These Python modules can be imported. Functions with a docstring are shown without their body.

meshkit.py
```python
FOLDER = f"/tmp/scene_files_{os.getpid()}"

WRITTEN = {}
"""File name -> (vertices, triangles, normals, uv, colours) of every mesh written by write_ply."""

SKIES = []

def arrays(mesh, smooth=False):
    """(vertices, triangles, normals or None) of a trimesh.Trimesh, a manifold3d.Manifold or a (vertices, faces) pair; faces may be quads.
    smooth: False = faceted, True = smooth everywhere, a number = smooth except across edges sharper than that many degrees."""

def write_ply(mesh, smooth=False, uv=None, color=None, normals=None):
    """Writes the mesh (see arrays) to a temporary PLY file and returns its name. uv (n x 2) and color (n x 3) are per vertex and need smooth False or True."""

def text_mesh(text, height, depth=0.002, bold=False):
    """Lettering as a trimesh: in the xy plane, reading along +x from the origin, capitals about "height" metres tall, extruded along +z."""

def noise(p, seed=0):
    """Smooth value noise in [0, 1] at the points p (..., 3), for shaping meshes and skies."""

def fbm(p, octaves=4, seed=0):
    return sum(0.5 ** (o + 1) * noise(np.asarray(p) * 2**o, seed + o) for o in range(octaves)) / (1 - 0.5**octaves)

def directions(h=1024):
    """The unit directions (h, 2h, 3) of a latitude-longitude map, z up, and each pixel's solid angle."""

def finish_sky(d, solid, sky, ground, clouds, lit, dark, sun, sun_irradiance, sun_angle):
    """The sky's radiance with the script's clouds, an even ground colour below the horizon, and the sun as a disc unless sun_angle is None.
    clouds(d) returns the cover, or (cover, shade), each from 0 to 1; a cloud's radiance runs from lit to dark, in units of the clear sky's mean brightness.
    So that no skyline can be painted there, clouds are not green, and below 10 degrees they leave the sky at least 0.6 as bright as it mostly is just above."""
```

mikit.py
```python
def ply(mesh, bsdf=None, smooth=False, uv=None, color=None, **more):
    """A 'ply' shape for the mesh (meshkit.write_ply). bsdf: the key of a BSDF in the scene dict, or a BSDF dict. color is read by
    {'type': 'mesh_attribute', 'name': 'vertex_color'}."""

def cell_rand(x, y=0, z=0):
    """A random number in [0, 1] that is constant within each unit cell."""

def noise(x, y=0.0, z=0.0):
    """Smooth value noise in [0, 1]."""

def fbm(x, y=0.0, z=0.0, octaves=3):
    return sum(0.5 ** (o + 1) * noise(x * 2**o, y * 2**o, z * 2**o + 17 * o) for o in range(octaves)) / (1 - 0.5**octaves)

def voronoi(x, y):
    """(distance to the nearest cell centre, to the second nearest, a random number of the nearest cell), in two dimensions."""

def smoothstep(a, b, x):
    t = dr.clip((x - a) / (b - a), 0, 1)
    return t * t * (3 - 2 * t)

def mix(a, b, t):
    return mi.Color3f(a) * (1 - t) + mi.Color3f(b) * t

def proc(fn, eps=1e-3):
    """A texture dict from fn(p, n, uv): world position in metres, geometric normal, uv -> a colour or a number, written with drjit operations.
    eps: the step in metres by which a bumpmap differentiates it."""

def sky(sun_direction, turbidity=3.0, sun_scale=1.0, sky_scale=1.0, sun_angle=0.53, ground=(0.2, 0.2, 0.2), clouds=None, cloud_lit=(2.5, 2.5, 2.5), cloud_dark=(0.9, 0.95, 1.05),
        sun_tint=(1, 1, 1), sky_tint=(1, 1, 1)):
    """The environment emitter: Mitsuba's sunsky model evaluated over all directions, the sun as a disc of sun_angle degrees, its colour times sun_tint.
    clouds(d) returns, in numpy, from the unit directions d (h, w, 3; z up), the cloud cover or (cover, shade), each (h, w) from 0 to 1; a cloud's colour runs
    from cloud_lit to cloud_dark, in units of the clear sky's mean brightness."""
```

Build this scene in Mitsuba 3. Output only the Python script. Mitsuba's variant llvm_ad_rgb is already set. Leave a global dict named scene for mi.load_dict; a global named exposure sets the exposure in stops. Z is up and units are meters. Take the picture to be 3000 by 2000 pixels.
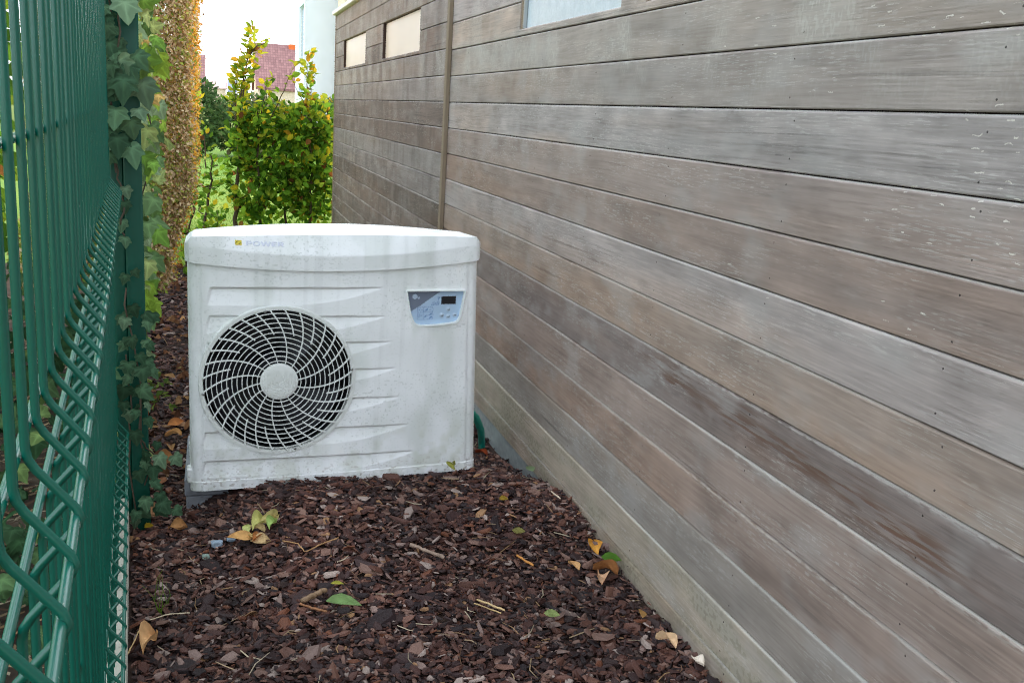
import math, random
import numpy as np
import trimesh, manifold3d
import drjit as dr
import mitsuba as mi
import mikit, meshkit
from shapely.geometry import Polygon
from mikit import noise, fbm, voronoi, cell_rand, smoothstep

# ------------------------------------------------------------------ camera, sky, exposure
T = mi.ScalarTransform4f
H = 1.09                                   # camera height above the bark mulch
YAW, PITCH, ROLL, FPX = 0.3102785, -0.2313717, 0.0656562, 2779.85
fw = np.array([math.sin(YAW) * math.cos(PITCH), math.cos(YAW) * math.cos(PITCH), math.sin(PITCH)])
rt = np.array([math.cos(YAW), -math.sin(YAW), 0.0])
up = np.cross(rt, fw)
up2 = -rt * math.sin(ROLL) + up * math.cos(ROLL)
eye = np.array([0.0, 0.0, H])
scene, labels = {}, {}
scene['camera'] = {'type': 'perspective', 'fov': math.degrees(2 * math.atan(1500 / FPX)), 'fov_axis': 'x',
                   'near_clip': 0.02, 'far_clip': 3000.0,
                   'to_world': T().look_at(origin=eye.tolist(), target=(eye + fw).tolist(), up=up2.tolist())}
SUN = (math.sin(math.radians(38)) * math.cos(math.radians(24)), math.cos(math.radians(38)) * math.cos(math.radians(24)), math.sin(math.radians(24)))
scene['sky'] = mikit.sky(SUN, turbidity=4, sun_scale=0.26, sun_angle=11, sun_tint=(1.0, 0.88, 0.66), clouds=lambda d: 0.88 + 0 * d[..., 0],
                         cloud_lit=(2.30, 2.5, 2.78), sky_tint=(1.0, 0.97, 0.92))
exposure = 3.5

# ------------------------------------------------------------------ helpers
rng = np.random.default_rng(7)


def lin(r, g, b):
    c = np.array([r, g, b], float) / 255
    return np.where(c < 0.04045, c / 12.92, ((c + 0.055) / 1.055) ** 2.4)


def tag(key, label=None, cat=None, group=None, kind=None):
    d = {}
    if label: d['label'] = label
    if cat: d['category'] = cat
    if group: d['group'] = group
    if kind: d['kind'] = kind
    labels[key] = d
    return key


used = {}


def col3(a):
    return mi.Color3f(*[float(x) for x in a]) if isinstance(a, (np.ndarray, tuple, list)) else mi.Color3f(a)


def mix(a, b, t):
    return col3(a) * (1 - t) + col3(b) * t


def numbered(key):
    n = used.get(key, 0)
    used[key] = n + 1
    return key if n == 0 else f'{key}_{n:03d}'


def thing(name, label, cat, group=None, kind=None):
    return tag(numbered(name), label, cat, group, kind)


def obj(name, mesh, bsdf, parent=None, smooth=False, color=None, label=None, kind=None):
    key = numbered(name if parent is None else f'{parent}__{name}')
    if isinstance(mesh, list):
        mesh = trimesh.util.concatenate(mesh)
    if color is not None and smooth is not False:
        smooth = True
    scene[key] = mikit.ply(mesh, bsdf, smooth=smooth, uv=None if color is None else hue_uv(color))
    if label or kind:
        tag(key, label, kind=kind)
    return key


def hue_uv(c):
    """a piece's own colour carried by its uv: u the brightness, v the hue packed into one number (constant over each piece)"""
    c = np.maximum(np.asarray(c, float), 1e-5)
    top = c.max(1, keepdims=True)
    q = np.round(np.sqrt(c / top) * 63)
    return np.stack([top[:, 0], q[:, 0] * 4096 + q[:, 1] * 64 + q[:, 2] + 0.5], 1)


def hue_colour(p, n, uv):
    a = dr.floor(uv.y / 4096)
    b = dr.floor((uv.y - a * 4096) / 64)
    c = dr.floor(uv.y - a * 4096 - b * 64)
    return mi.Color3f(dr.square(a / 63), dr.square(b / 63), dr.square(c / 63)) * dr.clip(uv.x, 0, 0.9)


def grid_faces(nu, nv):
    i, j = np.meshgrid(np.arange(nu - 1), np.arange(nv - 1), indexing='ij')
    a = (i * nv + j).ravel()
    return np.stack([a, a + nv, a + nv + 1, a + 1], 1)


def tri(v, f):
    f = np.asarray(f)
    if f.shape[1] == 4:
        f = np.vstack([f[:, [0, 1, 2]], f[:, [0, 2, 3]]])
    return trimesh.Trimesh(np.asarray(v, float), f, process=False)


def tube(pts, r, n=8, caps=True):
    """a round bar along the points; r a number or one per point"""
    p = np.asarray(pts, float)
    r = np.broadcast_to(np.asarray(r, float), (len(p),))
    t = np.gradient(p, axis=0)
    t /= np.linalg.norm(t, axis=1, keepdims=True) + 1e-12
    a = np.cross(t[0], [0, 0, 1.0] if abs(t[0][2]) < 0.9 else [1.0, 0, 0])
    a /= np.linalg.norm(a)
    ring = []
    ang = np.arange(n) * 2 * np.pi / n
    for k in range(len(p)):
        a = a - t[k] * (a @ t[k])
        a /= np.linalg.norm(a) + 1e-12
        b = np.cross(t[k], a)
        ring.append(p[k] + r[k] * (np.cos(ang)[:, None] * a + np.sin(ang)[:, None] * b))
    v = np.vstack(ring)
    f = []
    for k in range(len(p) - 1):
        for i in range(n):
            j = (i + 1) % n
            f.append([k * n + i, k * n + j, (k + 1) * n + j, (k + 1) * n + i])
    f = np.array(f)
    f = np.vstack([f[:, [0, 1, 2]], f[:, [0, 2, 3]]])
    if caps:
        v = np.vstack([v, p[0], p[-1]])
        c0, c1 = len(v) - 2, len(v) - 1
        o = (len(p) - 1) * n
        f = np.vstack([f, [[c0, (i + 1) % n, i] for i in range(n)], [[c1, o + i, o + (i + 1) % n] for i in range(n)]])
    return trimesh.Trimesh(v, f, process=False)


def box(x0, x1, y0, y1, z0, z1, bevel=0.0):
    e = np.array([x1 - x0, y1 - y0, z1 - z0])
    c = np.array([x0 + x1, y0 + y1, z0 + z1]) / 2
    if bevel <= 0:
        m = trimesh.creation.box(e)
    else:
        b = min(bevel, e.min() * 0.45)
        pts = []
        for s in np.ndindex(2, 2, 2):
            s = np.array(s) * 2 - 1
            for k in range(3):
                q = e / 2 - b
                q[k] += b
                pts.append(s * q)
        m = trimesh.convex.convex_hull(np.array(pts))
    m.apply_translation(c)
    return m


def prism_y(poly, y0, y1):
    """polygon given in (x, z), extruded along y"""
    m = trimesh.creation.extrude_polygon(Polygon(poly), y1 - y0, engine='earcut')
    v = m.vertices.copy()
    m.vertices = np.stack([v[:, 0], y0 + v[:, 2], v[:, 1]], 1)
    m.invert()
    return m


def mat_apply(m, M):
    m = m.copy()
    m.apply_transform(M)
    return m


# ------------------------------------------------------------------ materials
def flat(key, col, rough=0.6, spec=0.5, **k):
    scene[key] = {'type': 'twosided', 'bsdf': {'type': 'principled', 'base_color': {'type': 'rgb', 'value': [float(c) for c in col]}, 'roughness': rough, 'specular': spec, **k}}


def procm(key, fn, rough=0.7, spec=0.4, bump=None, scale=0.001, **k):
    d = {'type': 'principled', 'base_color': mikit.proc(fn), 'roughness': rough, 'specular': spec, **k}
    if bump is not None:
        d = {'type': 'bumpmap', 'tex': mikit.proc(bump, eps=0.0006), 'scale': scale, 'bsdf': d}
    scene[key] = {'type': 'twosided', 'bsdf': d}


VC = mikit.proc(hue_colour)
scene['chip_material'] = {'type': 'twosided', 'bsdf': {'type': 'principled', 'base_color': VC, 'roughness': 0.62, 'specular': 0.35}}
scene['leaf_material'] = {'type': 'principledthin', 'base_color': VC, 'roughness': 0.42, 'diff_trans': 1.25, 'spec_trans': 0.0}
scene['dry_leaf_material'] = {'type': 'principledthin', 'base_color': VC, 'roughness': 0.6, 'diff_trans': 0.35, 'spec_trans': 0.0}
scene['ivy_material'] = {'type': 'principledthin', 'base_color': VC, 'roughness': 0.28, 'diff_trans': 0.4, 'spec_trans': 0.0}
scene['bark_material'] = {'type': 'twosided', 'bsdf': {'type': 'principled', 'base_color': mikit.proc(lambda p, n, uv: mix(lin(58, 46, 38), lin(96, 82, 68), fbm(p.x * 60, p.y * 60, p.z * 22))), 'roughness': 0.85}}

PZN, PIT_N = 1.134, 0.1068        # joint heights of the near cladding
PZF, PIT_F = 1.137, 0.1105        # and of the cladding beyond the batten
YB = 4.062                        # the batten between them
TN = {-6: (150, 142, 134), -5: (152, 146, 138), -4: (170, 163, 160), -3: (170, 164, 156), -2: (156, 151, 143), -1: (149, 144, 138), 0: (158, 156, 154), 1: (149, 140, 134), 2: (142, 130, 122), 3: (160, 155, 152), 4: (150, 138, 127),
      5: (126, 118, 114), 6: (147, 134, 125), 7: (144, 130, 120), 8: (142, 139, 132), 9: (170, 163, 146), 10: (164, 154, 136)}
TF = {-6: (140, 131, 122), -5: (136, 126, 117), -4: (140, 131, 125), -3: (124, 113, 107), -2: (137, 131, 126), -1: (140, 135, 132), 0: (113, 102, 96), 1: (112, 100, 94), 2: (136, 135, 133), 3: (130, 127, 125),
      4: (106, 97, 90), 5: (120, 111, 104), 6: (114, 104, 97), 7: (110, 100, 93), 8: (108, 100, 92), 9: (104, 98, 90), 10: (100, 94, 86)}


for tab in (TN, TF):
    avg = np.mean(list(tab.values()), axis=0)
    for k in tab:
        tab[k] = tuple((0.92 * np.array(tab[k]) + 0.08 * avg) * np.array([0.98, 0.962, 0.955]))


def wood_fn(p, n, uv):
    far = p.y > YB
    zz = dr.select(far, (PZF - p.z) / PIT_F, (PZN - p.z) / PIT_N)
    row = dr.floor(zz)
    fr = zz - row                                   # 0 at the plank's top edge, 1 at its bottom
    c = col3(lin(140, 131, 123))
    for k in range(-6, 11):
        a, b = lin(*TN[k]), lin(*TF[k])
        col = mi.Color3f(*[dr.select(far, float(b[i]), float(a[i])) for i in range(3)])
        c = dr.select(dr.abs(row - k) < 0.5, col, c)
    w = row * 13.7 + dr.select(far, 71.0, 0.0)
    warp = (noise(p.y * 2.2, row * 3.1, 4.0) - 0.5) * 0.05
    g1 = fbm(p.y * 14 + w, (p.z + warp * 0.3) * 300, w, 3)            # fine grain
    g2 = fbm(p.y * 2.6 + w, (p.z + warp * 0.6) * 70, w * 0.7, 4)           # broad grain
    blot = fbm(p.y * 9 + w, p.z * 16, w, 4)
    tone = 1 + (g1 - 0.5) * 0.46 + (g2 - 0.5) * 0.30 + (blot - 0.5) * dr.select(far, 0.45, 0.72)
    c = mix(c, mi.Color3f(dr.mean(c)), dr.select(far, 0.16, 0.10)) * mi.Color3f(1.035, 0.985, 0.98)
    c = c * tone
    c = mix(c, c * mi.Color3f(1.06, 0.98, 0.91), smoothstep(0.45, 0.75, fbm(p.y * 1.1 + w * 2, p.z * 10 + 7, w, 2)))
    c = mix(c, col3(lin(166, 163, 160)), dr.select(far, 0.20, 0.32) * smoothstep(0.50, 0.72, fbm(p.y * 8 - w, p.z * 14, w + 3.0, 4)))
    # long dark checks along the grain
    chk = fbm(p.y * 1.7 + w * 3, (p.z + warp * 0.4) * 210, w, 2)
    c = c * (1 - 0.30 * smoothstep(0.66, 0.80, chk) * smoothstep(0.4, 0.7, fbm(p.y * 2 + w, p.z * 16, 5.0, 2)))
    # rain streaks down the further cladding
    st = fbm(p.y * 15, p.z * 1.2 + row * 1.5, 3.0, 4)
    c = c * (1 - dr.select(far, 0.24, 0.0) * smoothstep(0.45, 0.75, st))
    fib = noise(p.y * 60 + w, (p.z + warp * 0.3) * 700, 9.0)
    c = mix(c, col3(lin(196, 194, 188)), 0.32 * smoothstep(0.62, 0.9, fib) * smoothstep(0.35, 0.7, fbm(p.y * 4 + w, p.z * 25, 4.0, 2)))
    # pale bloom under the windows
    up_ = smoothstep(1.08, 1.33, p.z) * smoothstep(0.42, 0.72, fbm(p.y * 9, p.z * 7, 8.0, 4)) * (1 - smoothstep(1.34, 1.36, p.z) * 0.4)
    spk = smoothstep(0.5, 0.8, noise(p.y * 260, p.z * 120, 2.0))
    c = mix(c, col3(lin(186, 184, 176)), up_ * (0.30 + 0.35 * spk))
    # green-grey algae low down
    alg = (1 - smoothstep(0.13, 0.20, p.z)) * smoothstep(0.35, 0.7, fbm(p.y * 6, p.z * 30, 1.0, 3)) * dr.select(far, 0.3, 1.0)
    c = mix(c, col3(lin(150, 147, 128)), 0.45 * alg)
    c = c * (1 - 0.20 * alg * smoothstep(0.5, 0.7, noise(p.y * 140, p.z * 160, 5.0)))
    # top edge pale with wear plus a painted bevel highlight, whitest in stretches
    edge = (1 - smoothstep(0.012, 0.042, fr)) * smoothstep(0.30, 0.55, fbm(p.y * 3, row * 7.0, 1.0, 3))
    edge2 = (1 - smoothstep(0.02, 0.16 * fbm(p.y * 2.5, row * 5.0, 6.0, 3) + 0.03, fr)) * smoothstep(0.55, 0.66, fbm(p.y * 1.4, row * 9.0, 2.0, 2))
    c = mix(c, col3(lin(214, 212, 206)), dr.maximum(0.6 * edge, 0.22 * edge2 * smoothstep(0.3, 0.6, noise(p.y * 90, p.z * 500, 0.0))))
    # short pale dashes left by snails, on the upper boards near the camera
    for off, sy in ((0.0, 0.047), (0.371, 0.029)):
        cy, cz = dr.floor((p.y + off) / sy + cell_rand(dr.floor((p.z + off) / 0.0095), 3, 1) * 7), dr.floor((p.z + off) / 0.0095)
        r1, r2, r3 = cell_rand(cy, cz, 11 + off * 100), cell_rand(cy, cz, 12 + off * 100), cell_rand(cy, cz, 13 + off * 100)
        fy = (p.y + off) / sy + cell_rand(cz, 3, 1) * 7 - cy
        fz = (p.z + off) / 0.0095 - cz
        wig = 0.5 + 0.6 * (noise(p.y * 110, cz, r2 * 9) - 0.5)
        dash = (dr.abs(fz - wig) < (0.03 + 0.09 * r3 * r3) * (0.5 + noise(p.y * 300, cz, 2.0))) & (dr.abs(fy - 0.5) < 0.08 + 0.36 * r2 * r2)
        zone = smoothstep(0.70, 1.0, p.z) * (1 - smoothstep(0.9, 1.9, p.y)) * smoothstep(0.45, 0.75, noise(p.y * 5, p.z * 11, 3.0) + 0.12)
        on = dr.select(dash & (r1 > 1 - 0.22 * zone), 1.0, 0.0)
        c = mix(c, col3(lin(212, 206, 196)), (0.25 + 0.6 * r3) * on)
    # two rows of dark nail heads on every plank
    ny = p.y / 0.46 + 0.3
    dy = (ny - dr.floor(ny) - 0.5) * 0.46 + (cell_rand(dr.floor(ny), row, 5) - 0.5) * 0.03
    for q in (0.2, 0.8):
        dz = (fr - q - (cell_rand(dr.floor(ny), row, 6) - 0.5) * 0.08) * PIT_N
        c = mix(c, mi.Color3f(0.012, 0.010, 0.009), dr.select((dr.sqrt(dy * dy + dz * dz) < 0.0017), 0.85, 0.0))
    # brown weathered patches on the dark board
    for (py, pz, sy, sz, a) in ((1.04, 0.525, 0.16, 0.026, 1.0), (1.24, 0.545, 0.20, 0.022, 0.8), (1.83, 0.565, 0.20, 0.026, 0.9), (1.50, 0.55, 0.2, 0.03, 0.8)):
        d2 = dr.square((p.y - py) / sy) + dr.square((p.z - pz + (noise(p.y * 12, p.z * 60, 1.0) - 0.5) * 0.03) / sz)
        c = mix(c, col3(lin(98, 68, 50)), 0.8 * a * dr.exp(-d2) * smoothstep(0.35, 0.7, fbm(p.y * 16, p.z * 190, 6.0, 3)))
    return dr.clip(c, 0.01, 0.9)


def wood_bump(p, n, uv):
    return fbm(p.y * 6, p.z * 520, 3.0, 2) + 0.6 * noise(p.y * 40, p.z * 300, 1.0)


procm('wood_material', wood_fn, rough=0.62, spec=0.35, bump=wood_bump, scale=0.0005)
procm('batten_material', lambda p, n, uv: mix(lin(118, 103, 86), lin(150, 134, 114), fbm(p.x * 300, p.y * 200, p.z * 9)), rough=0.7)
flat('cavity_material', lin(62, 46, 40), 0.9)


def plastic_fn(p, n, uv):
    """moulded off-white plastic, dulled by algae specks and rain streaks"""
    c = col3(lin(238, 240, 241))
    c = c * (1 + (fbm(p.x * 9, p.y * 9, p.z * 9, 3) - 0.5) * 0.16)
    c = mix(c, col3(lin(206, 212, 206)), 0.5 * smoothstep(0.45, 0.75, fbm(p.x * 16 + 3, p.y * 16, p.z * 5, 3)))
    q = fbm(p.x * 210, p.y * 210, p.z * 180, 2)
    m = smoothstep(0.35, 0.7, fbm(p.x * 7 + 9, p.y * 7, p.z * 7, 3))
    c = mix(c, col3(lin(150, 158, 152)), (0.07 + 0.24 * m) * smoothstep(0.58, 0.76, q))
    q2 = noise(p.x * 150 + 5, p.y * 150, p.z * 130)
    c = mix(c, col3(lin(122, 130, 122)), 0.4 * smoothstep(0.94, 0.98, q2))
    st = fbm(p.x * 70, 2.0, p.z * 1.6, 3)
    c = c * (1 - 0.06 * smoothstep(0.5, 0.75, st) * (1 - smoothstep(0.3, 0.7, dr.abs(n.z))))
    low = 1 - smoothstep(0.10, 0.30, p.z)
    c = mix(c, col3(lin(196, 200, 186)), 0.5 * low * smoothstep(0.4, 0.7, fbm(p.x * 30, p.y * 30, p.z * 20, 3)))
    spl = (1 - smoothstep(0.05, 0.15, p.z)) * smoothstep(0.60, 0.74, fbm(p.x * 120, p.y * 120, p.z * 120, 2))
    c = mix(c, col3(lin(140, 122, 104)), 0.45 * spl)
    drip = dr.abs(p.x - 0.397 - 0.004 * noise(p.z * 30, 1.0, 2.0)) < 0.0011
    c = mix(c, mi.Color3f(0.86, 0.87, 0.86), dr.select(drip & (p.z < 0.285), 0.8, 0.0))
    return dr.clip(c, 0.02, 0.9)


procm('plastic_material', plastic_fn, rough=0.42, spec=0.5)
procm('grille_material', lambda p, n, uv: mix(lin(212, 216, 212), lin(228, 230, 227), fbm(p.x * 14, p.y * 14, p.z * 14)), rough=0.45)
flat('fan_dark_material', (0.005, 0.006, 0.008), 0.5)
flat('fan_blade_material', (0.012, 0.014, 0.020), 0.45)
flat('panel_blue_material', lin(172, 196, 220), 0.35)
flat('panel_grey_material', lin(112, 122, 140), 0.35)
flat('panel_trim_material', lin(226, 232, 230), 0.4)
flat('screen_material', (0.012, 0.014, 0.018), 0.12)
flat('print_blue_material', lin(96, 128, 178), 0.5)
flat('button_material', lin(176, 194, 212), 0.3)
flat('button_mark_material', lin(62, 74, 96), 0.4)
flat('yellow_print_material', lin(214, 196, 60), 0.5)
flat('olive_print_material', lin(140, 128, 52), 0.5)
flat('lavender_print_material', lin(212, 216, 231), 0.5)
flat('shadow_print_material', lin(194, 200, 208), 0.5)
flat('steel_material', lin(170, 172, 172), 0.3, metallic=0.9)


def paint_fn(p, n, uv):
    c = col3(lin(0, 83, 68)) * (1 + (fbm(p.x * 30, p.y * 30, p.z * 8, 3) - 0.5) * 0.3)
    d = noise(p.x * 500, p.y * 500, p.z * 260)
    return mix(c, mi.Color3f(0.30, 0.36, 0.33), 0.5 * smoothstep(0.955, 0.985, d))


procm('green_paint_material', paint_fn, rough=0.27, spec=0.75)
procm('post_paint_material', lambda p, n, uv: col3(lin(0, 74, 59)) * (1 + (fbm(p.x * 120, p.y * 120, p.z * 3, 3) - 0.5) * 0.35), rough=0.42, spec=0.45)
procm('concrete_material', lambda p, n, uv: mix(mix(lin(150, 148, 136), lin(198, 196, 182), fbm(p.x * 22, p.y * 22, p.z * 22)), lin(110, 112, 100), 0.7 * smoothstep(0.62, 0.8, fbm(p.x * 150, p.y * 150, p.z * 150, 2))), rough=0.9,
      bump=lambda p, n, uv: fbm(p.x * 200, p.y * 200, p.z * 200, 2), scale=0.002)
procm('plinth_material', lambda p, n, uv: mix(lin(118, 126, 128), lin(160, 166, 164), fbm(p.x * 60, p.y * 60, p.z * 60)), rough=0.9,
      bump=lambda p, n, uv: fbm(p.x * 160, p.y * 160, p.z * 160, 2), scale=0.002)
procm('block_material', lambda p, n, uv: mix(lin(120, 124, 132), lin(160, 164, 170), fbm(p.x * 50, p.y * 50, p.z * 50)), rough=0.9)
procm('soil_material', lambda p, n, uv: mix(lin(34, 24, 21), lin(72, 54, 44), fbm(p.x * 40, p.y * 40, 0.0, 4)), rough=0.95)
procm('earth_material', lambda p, n, uv: mix(lin(44, 37, 31), lin(84, 72, 61), fbm(p.x * 14, p.y * 14, 0.0, 4)), rough=0.95,
      bump=lambda p, n, uv: fbm(p.x * 60, p.y * 60, 0.0, 3), scale=0.01)
procm('lawn_material', lambda p, n, uv: mix(mix(lin(84, 116, 42), lin(116, 144, 58), fbm(p.x * 1.3, p.y * 1.3, 0.0, 4)), lin(140, 150, 60), 0.6 * smoothstep(0.55, 0.8, fbm(p.x * 5, p.y * 5, 2.0, 3))), rough=0.9)
procm('ground_material', lambda p, n, uv: mix(lin(72, 92, 40), lin(104, 120, 58), fbm(p.x * 0.15, p.y * 0.15, 0.0, 4)), rough=0.95)
procm('white_render_material', lambda p, n, uv: col3(lin(234, 240, 248)) * (1 + (fbm(p.x * 2, p.y * 2, p.z * 2) - 0.5) * 0.06), rough=0.85)
flat('cream_render_material', lin(226, 206, 180), 0.85)
flat('white_trim_material', lin(236, 236, 232), 0.5)
flat('pane_dark_material', lin(120, 140, 152), 0.12)
procm('cream_pane_material', lambda p, n, uv: col3(lin(214, 200, 182)) * (1 + (fbm(p.y * 3, p.z * 4, 1.0) - 0.5) * 0.12), rough=0.32)
procm('frosted_pane_material', lambda p, n, uv: mix(lin(186, 200, 208), lin(206, 216, 222), fbm(p.y * 30, p.z * 30, 1.0, 3)) * (1 + (noise(p.y * 260, p.z * 260, 1.0) - 0.5) * 0.12), rough=0.3)


def tile_fn(p, n, uv):
    """far-off roof tiles, 0.3 m courses and 0.24 m columns"""
    a, b = p.x / 0.26, p.z / 0.27
    fa, fb = a - dr.floor(a), b - dr.floor(b)
    c = mix(lin(140, 100, 98), lin(166, 122, 118), cell_rand(dr.floor(a), dr.floor(b), 1))
    return c * (1 - 0.36 * dr.maximum(smoothstep(0.72, 0.95, fa), smoothstep(0.7, 0.95, fb)))


procm('roof_tile_material', tile_fn, rough=0.8)
flat('orange_tile_material', lin(226, 112, 52), 0.7)
flat('slate_material', lin(150, 158, 182), 0.7)
flat('pink_roof_material', lin(214, 184, 178), 0.8)
flat('hose_material', lin(30, 160, 140), 0.3)
flat('pebble_material', lin(126, 136, 146), 0.6)

# ------------------------------------------------------------------ ground
FD = np.array([-0.0732313, 0.997315, 0.0])          # direction of the wire fence
FN = np.array([FD[1], -FD[0], 0.0])                 # towards the path
XW = 0.9515                                         # face of the timber cladding


def sst(a, b, x):
    t = np.clip((x - a) / (b - a), 0, 1)
    return t * t * (3 - 2 * t)


def gz(x, y):
    x, y = np.asarray(x, float), np.asarray(y, float)
    m = 0.072 * np.exp(-((y - 2.52) / 0.42) ** 2) * sst(-0.12, 0.22, x) * (1 - sst(0.72, 0.93, x) * sst(2.2, 2.7, y))
    w = -0.055 * sst(2.5, 3.1, y) * sst(0.6, 0.9, x) + 0.026 * sst(0.72, 0.93, x) * (1 - sst(2.1, 2.7, y))
    lo = -0.012 - 0.02 * sst(2.2, 2.6, y) * (1 - sst(-0.1, 0.1, x))
    n = meshkit.fbm(np.stack([x * 3.5, y * 3.5, x * 0], -1), 3, 3) - 0.5
    return m + w + lo + 0.035 * n


S = 900.0
obj('ground', tri([[-S, -S, -0.14], [S, -S, -0.14], [S, S, -0.14], [-S, S, -0.14]], [[0, 1, 2, 3]]), 'ground_material', kind='structure')


def sheet(x0, x1, y0, y1, nx, ny, zf):
    xs, ys = np.meshgrid(np.linspace(x0, x1, nx), np.linspace(y0, y1, ny), indexing='ij')
    return tri(np.stack([xs.ravel(), ys.ravel(), zf(xs, ys).ravel()], 1), grid_faces(nx, ny))


obj('path', sheet(-0.62, 0.956, -1.5, 6.75, 60, 300, lambda x, y: gz(x, y) - 0.012), 'soil_material', smooth=True, kind='structure')
obj('lawn', sheet(-9, 14, 6.7, 24, 120, 90, lambda x, y: -0.05 + 0.03 * meshkit.fbm(np.stack([x, y, x * 0], -1), 3, 5)), 'lawn_material', smooth=True, kind='structure')
obj('neighbouring_ground', sheet(-6.0, -0.045, -2.0, 6.7, 120, 160, lambda x, y: np.where(x > -0.075 - 0.0734 * y - 0.02, -0.06, -0.045 + 0.05 * meshkit.fbm(np.stack([x * 5, y * 5, x * 0], -1), 3, 8))), 'earth_material', smooth=True, kind='structure')


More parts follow.
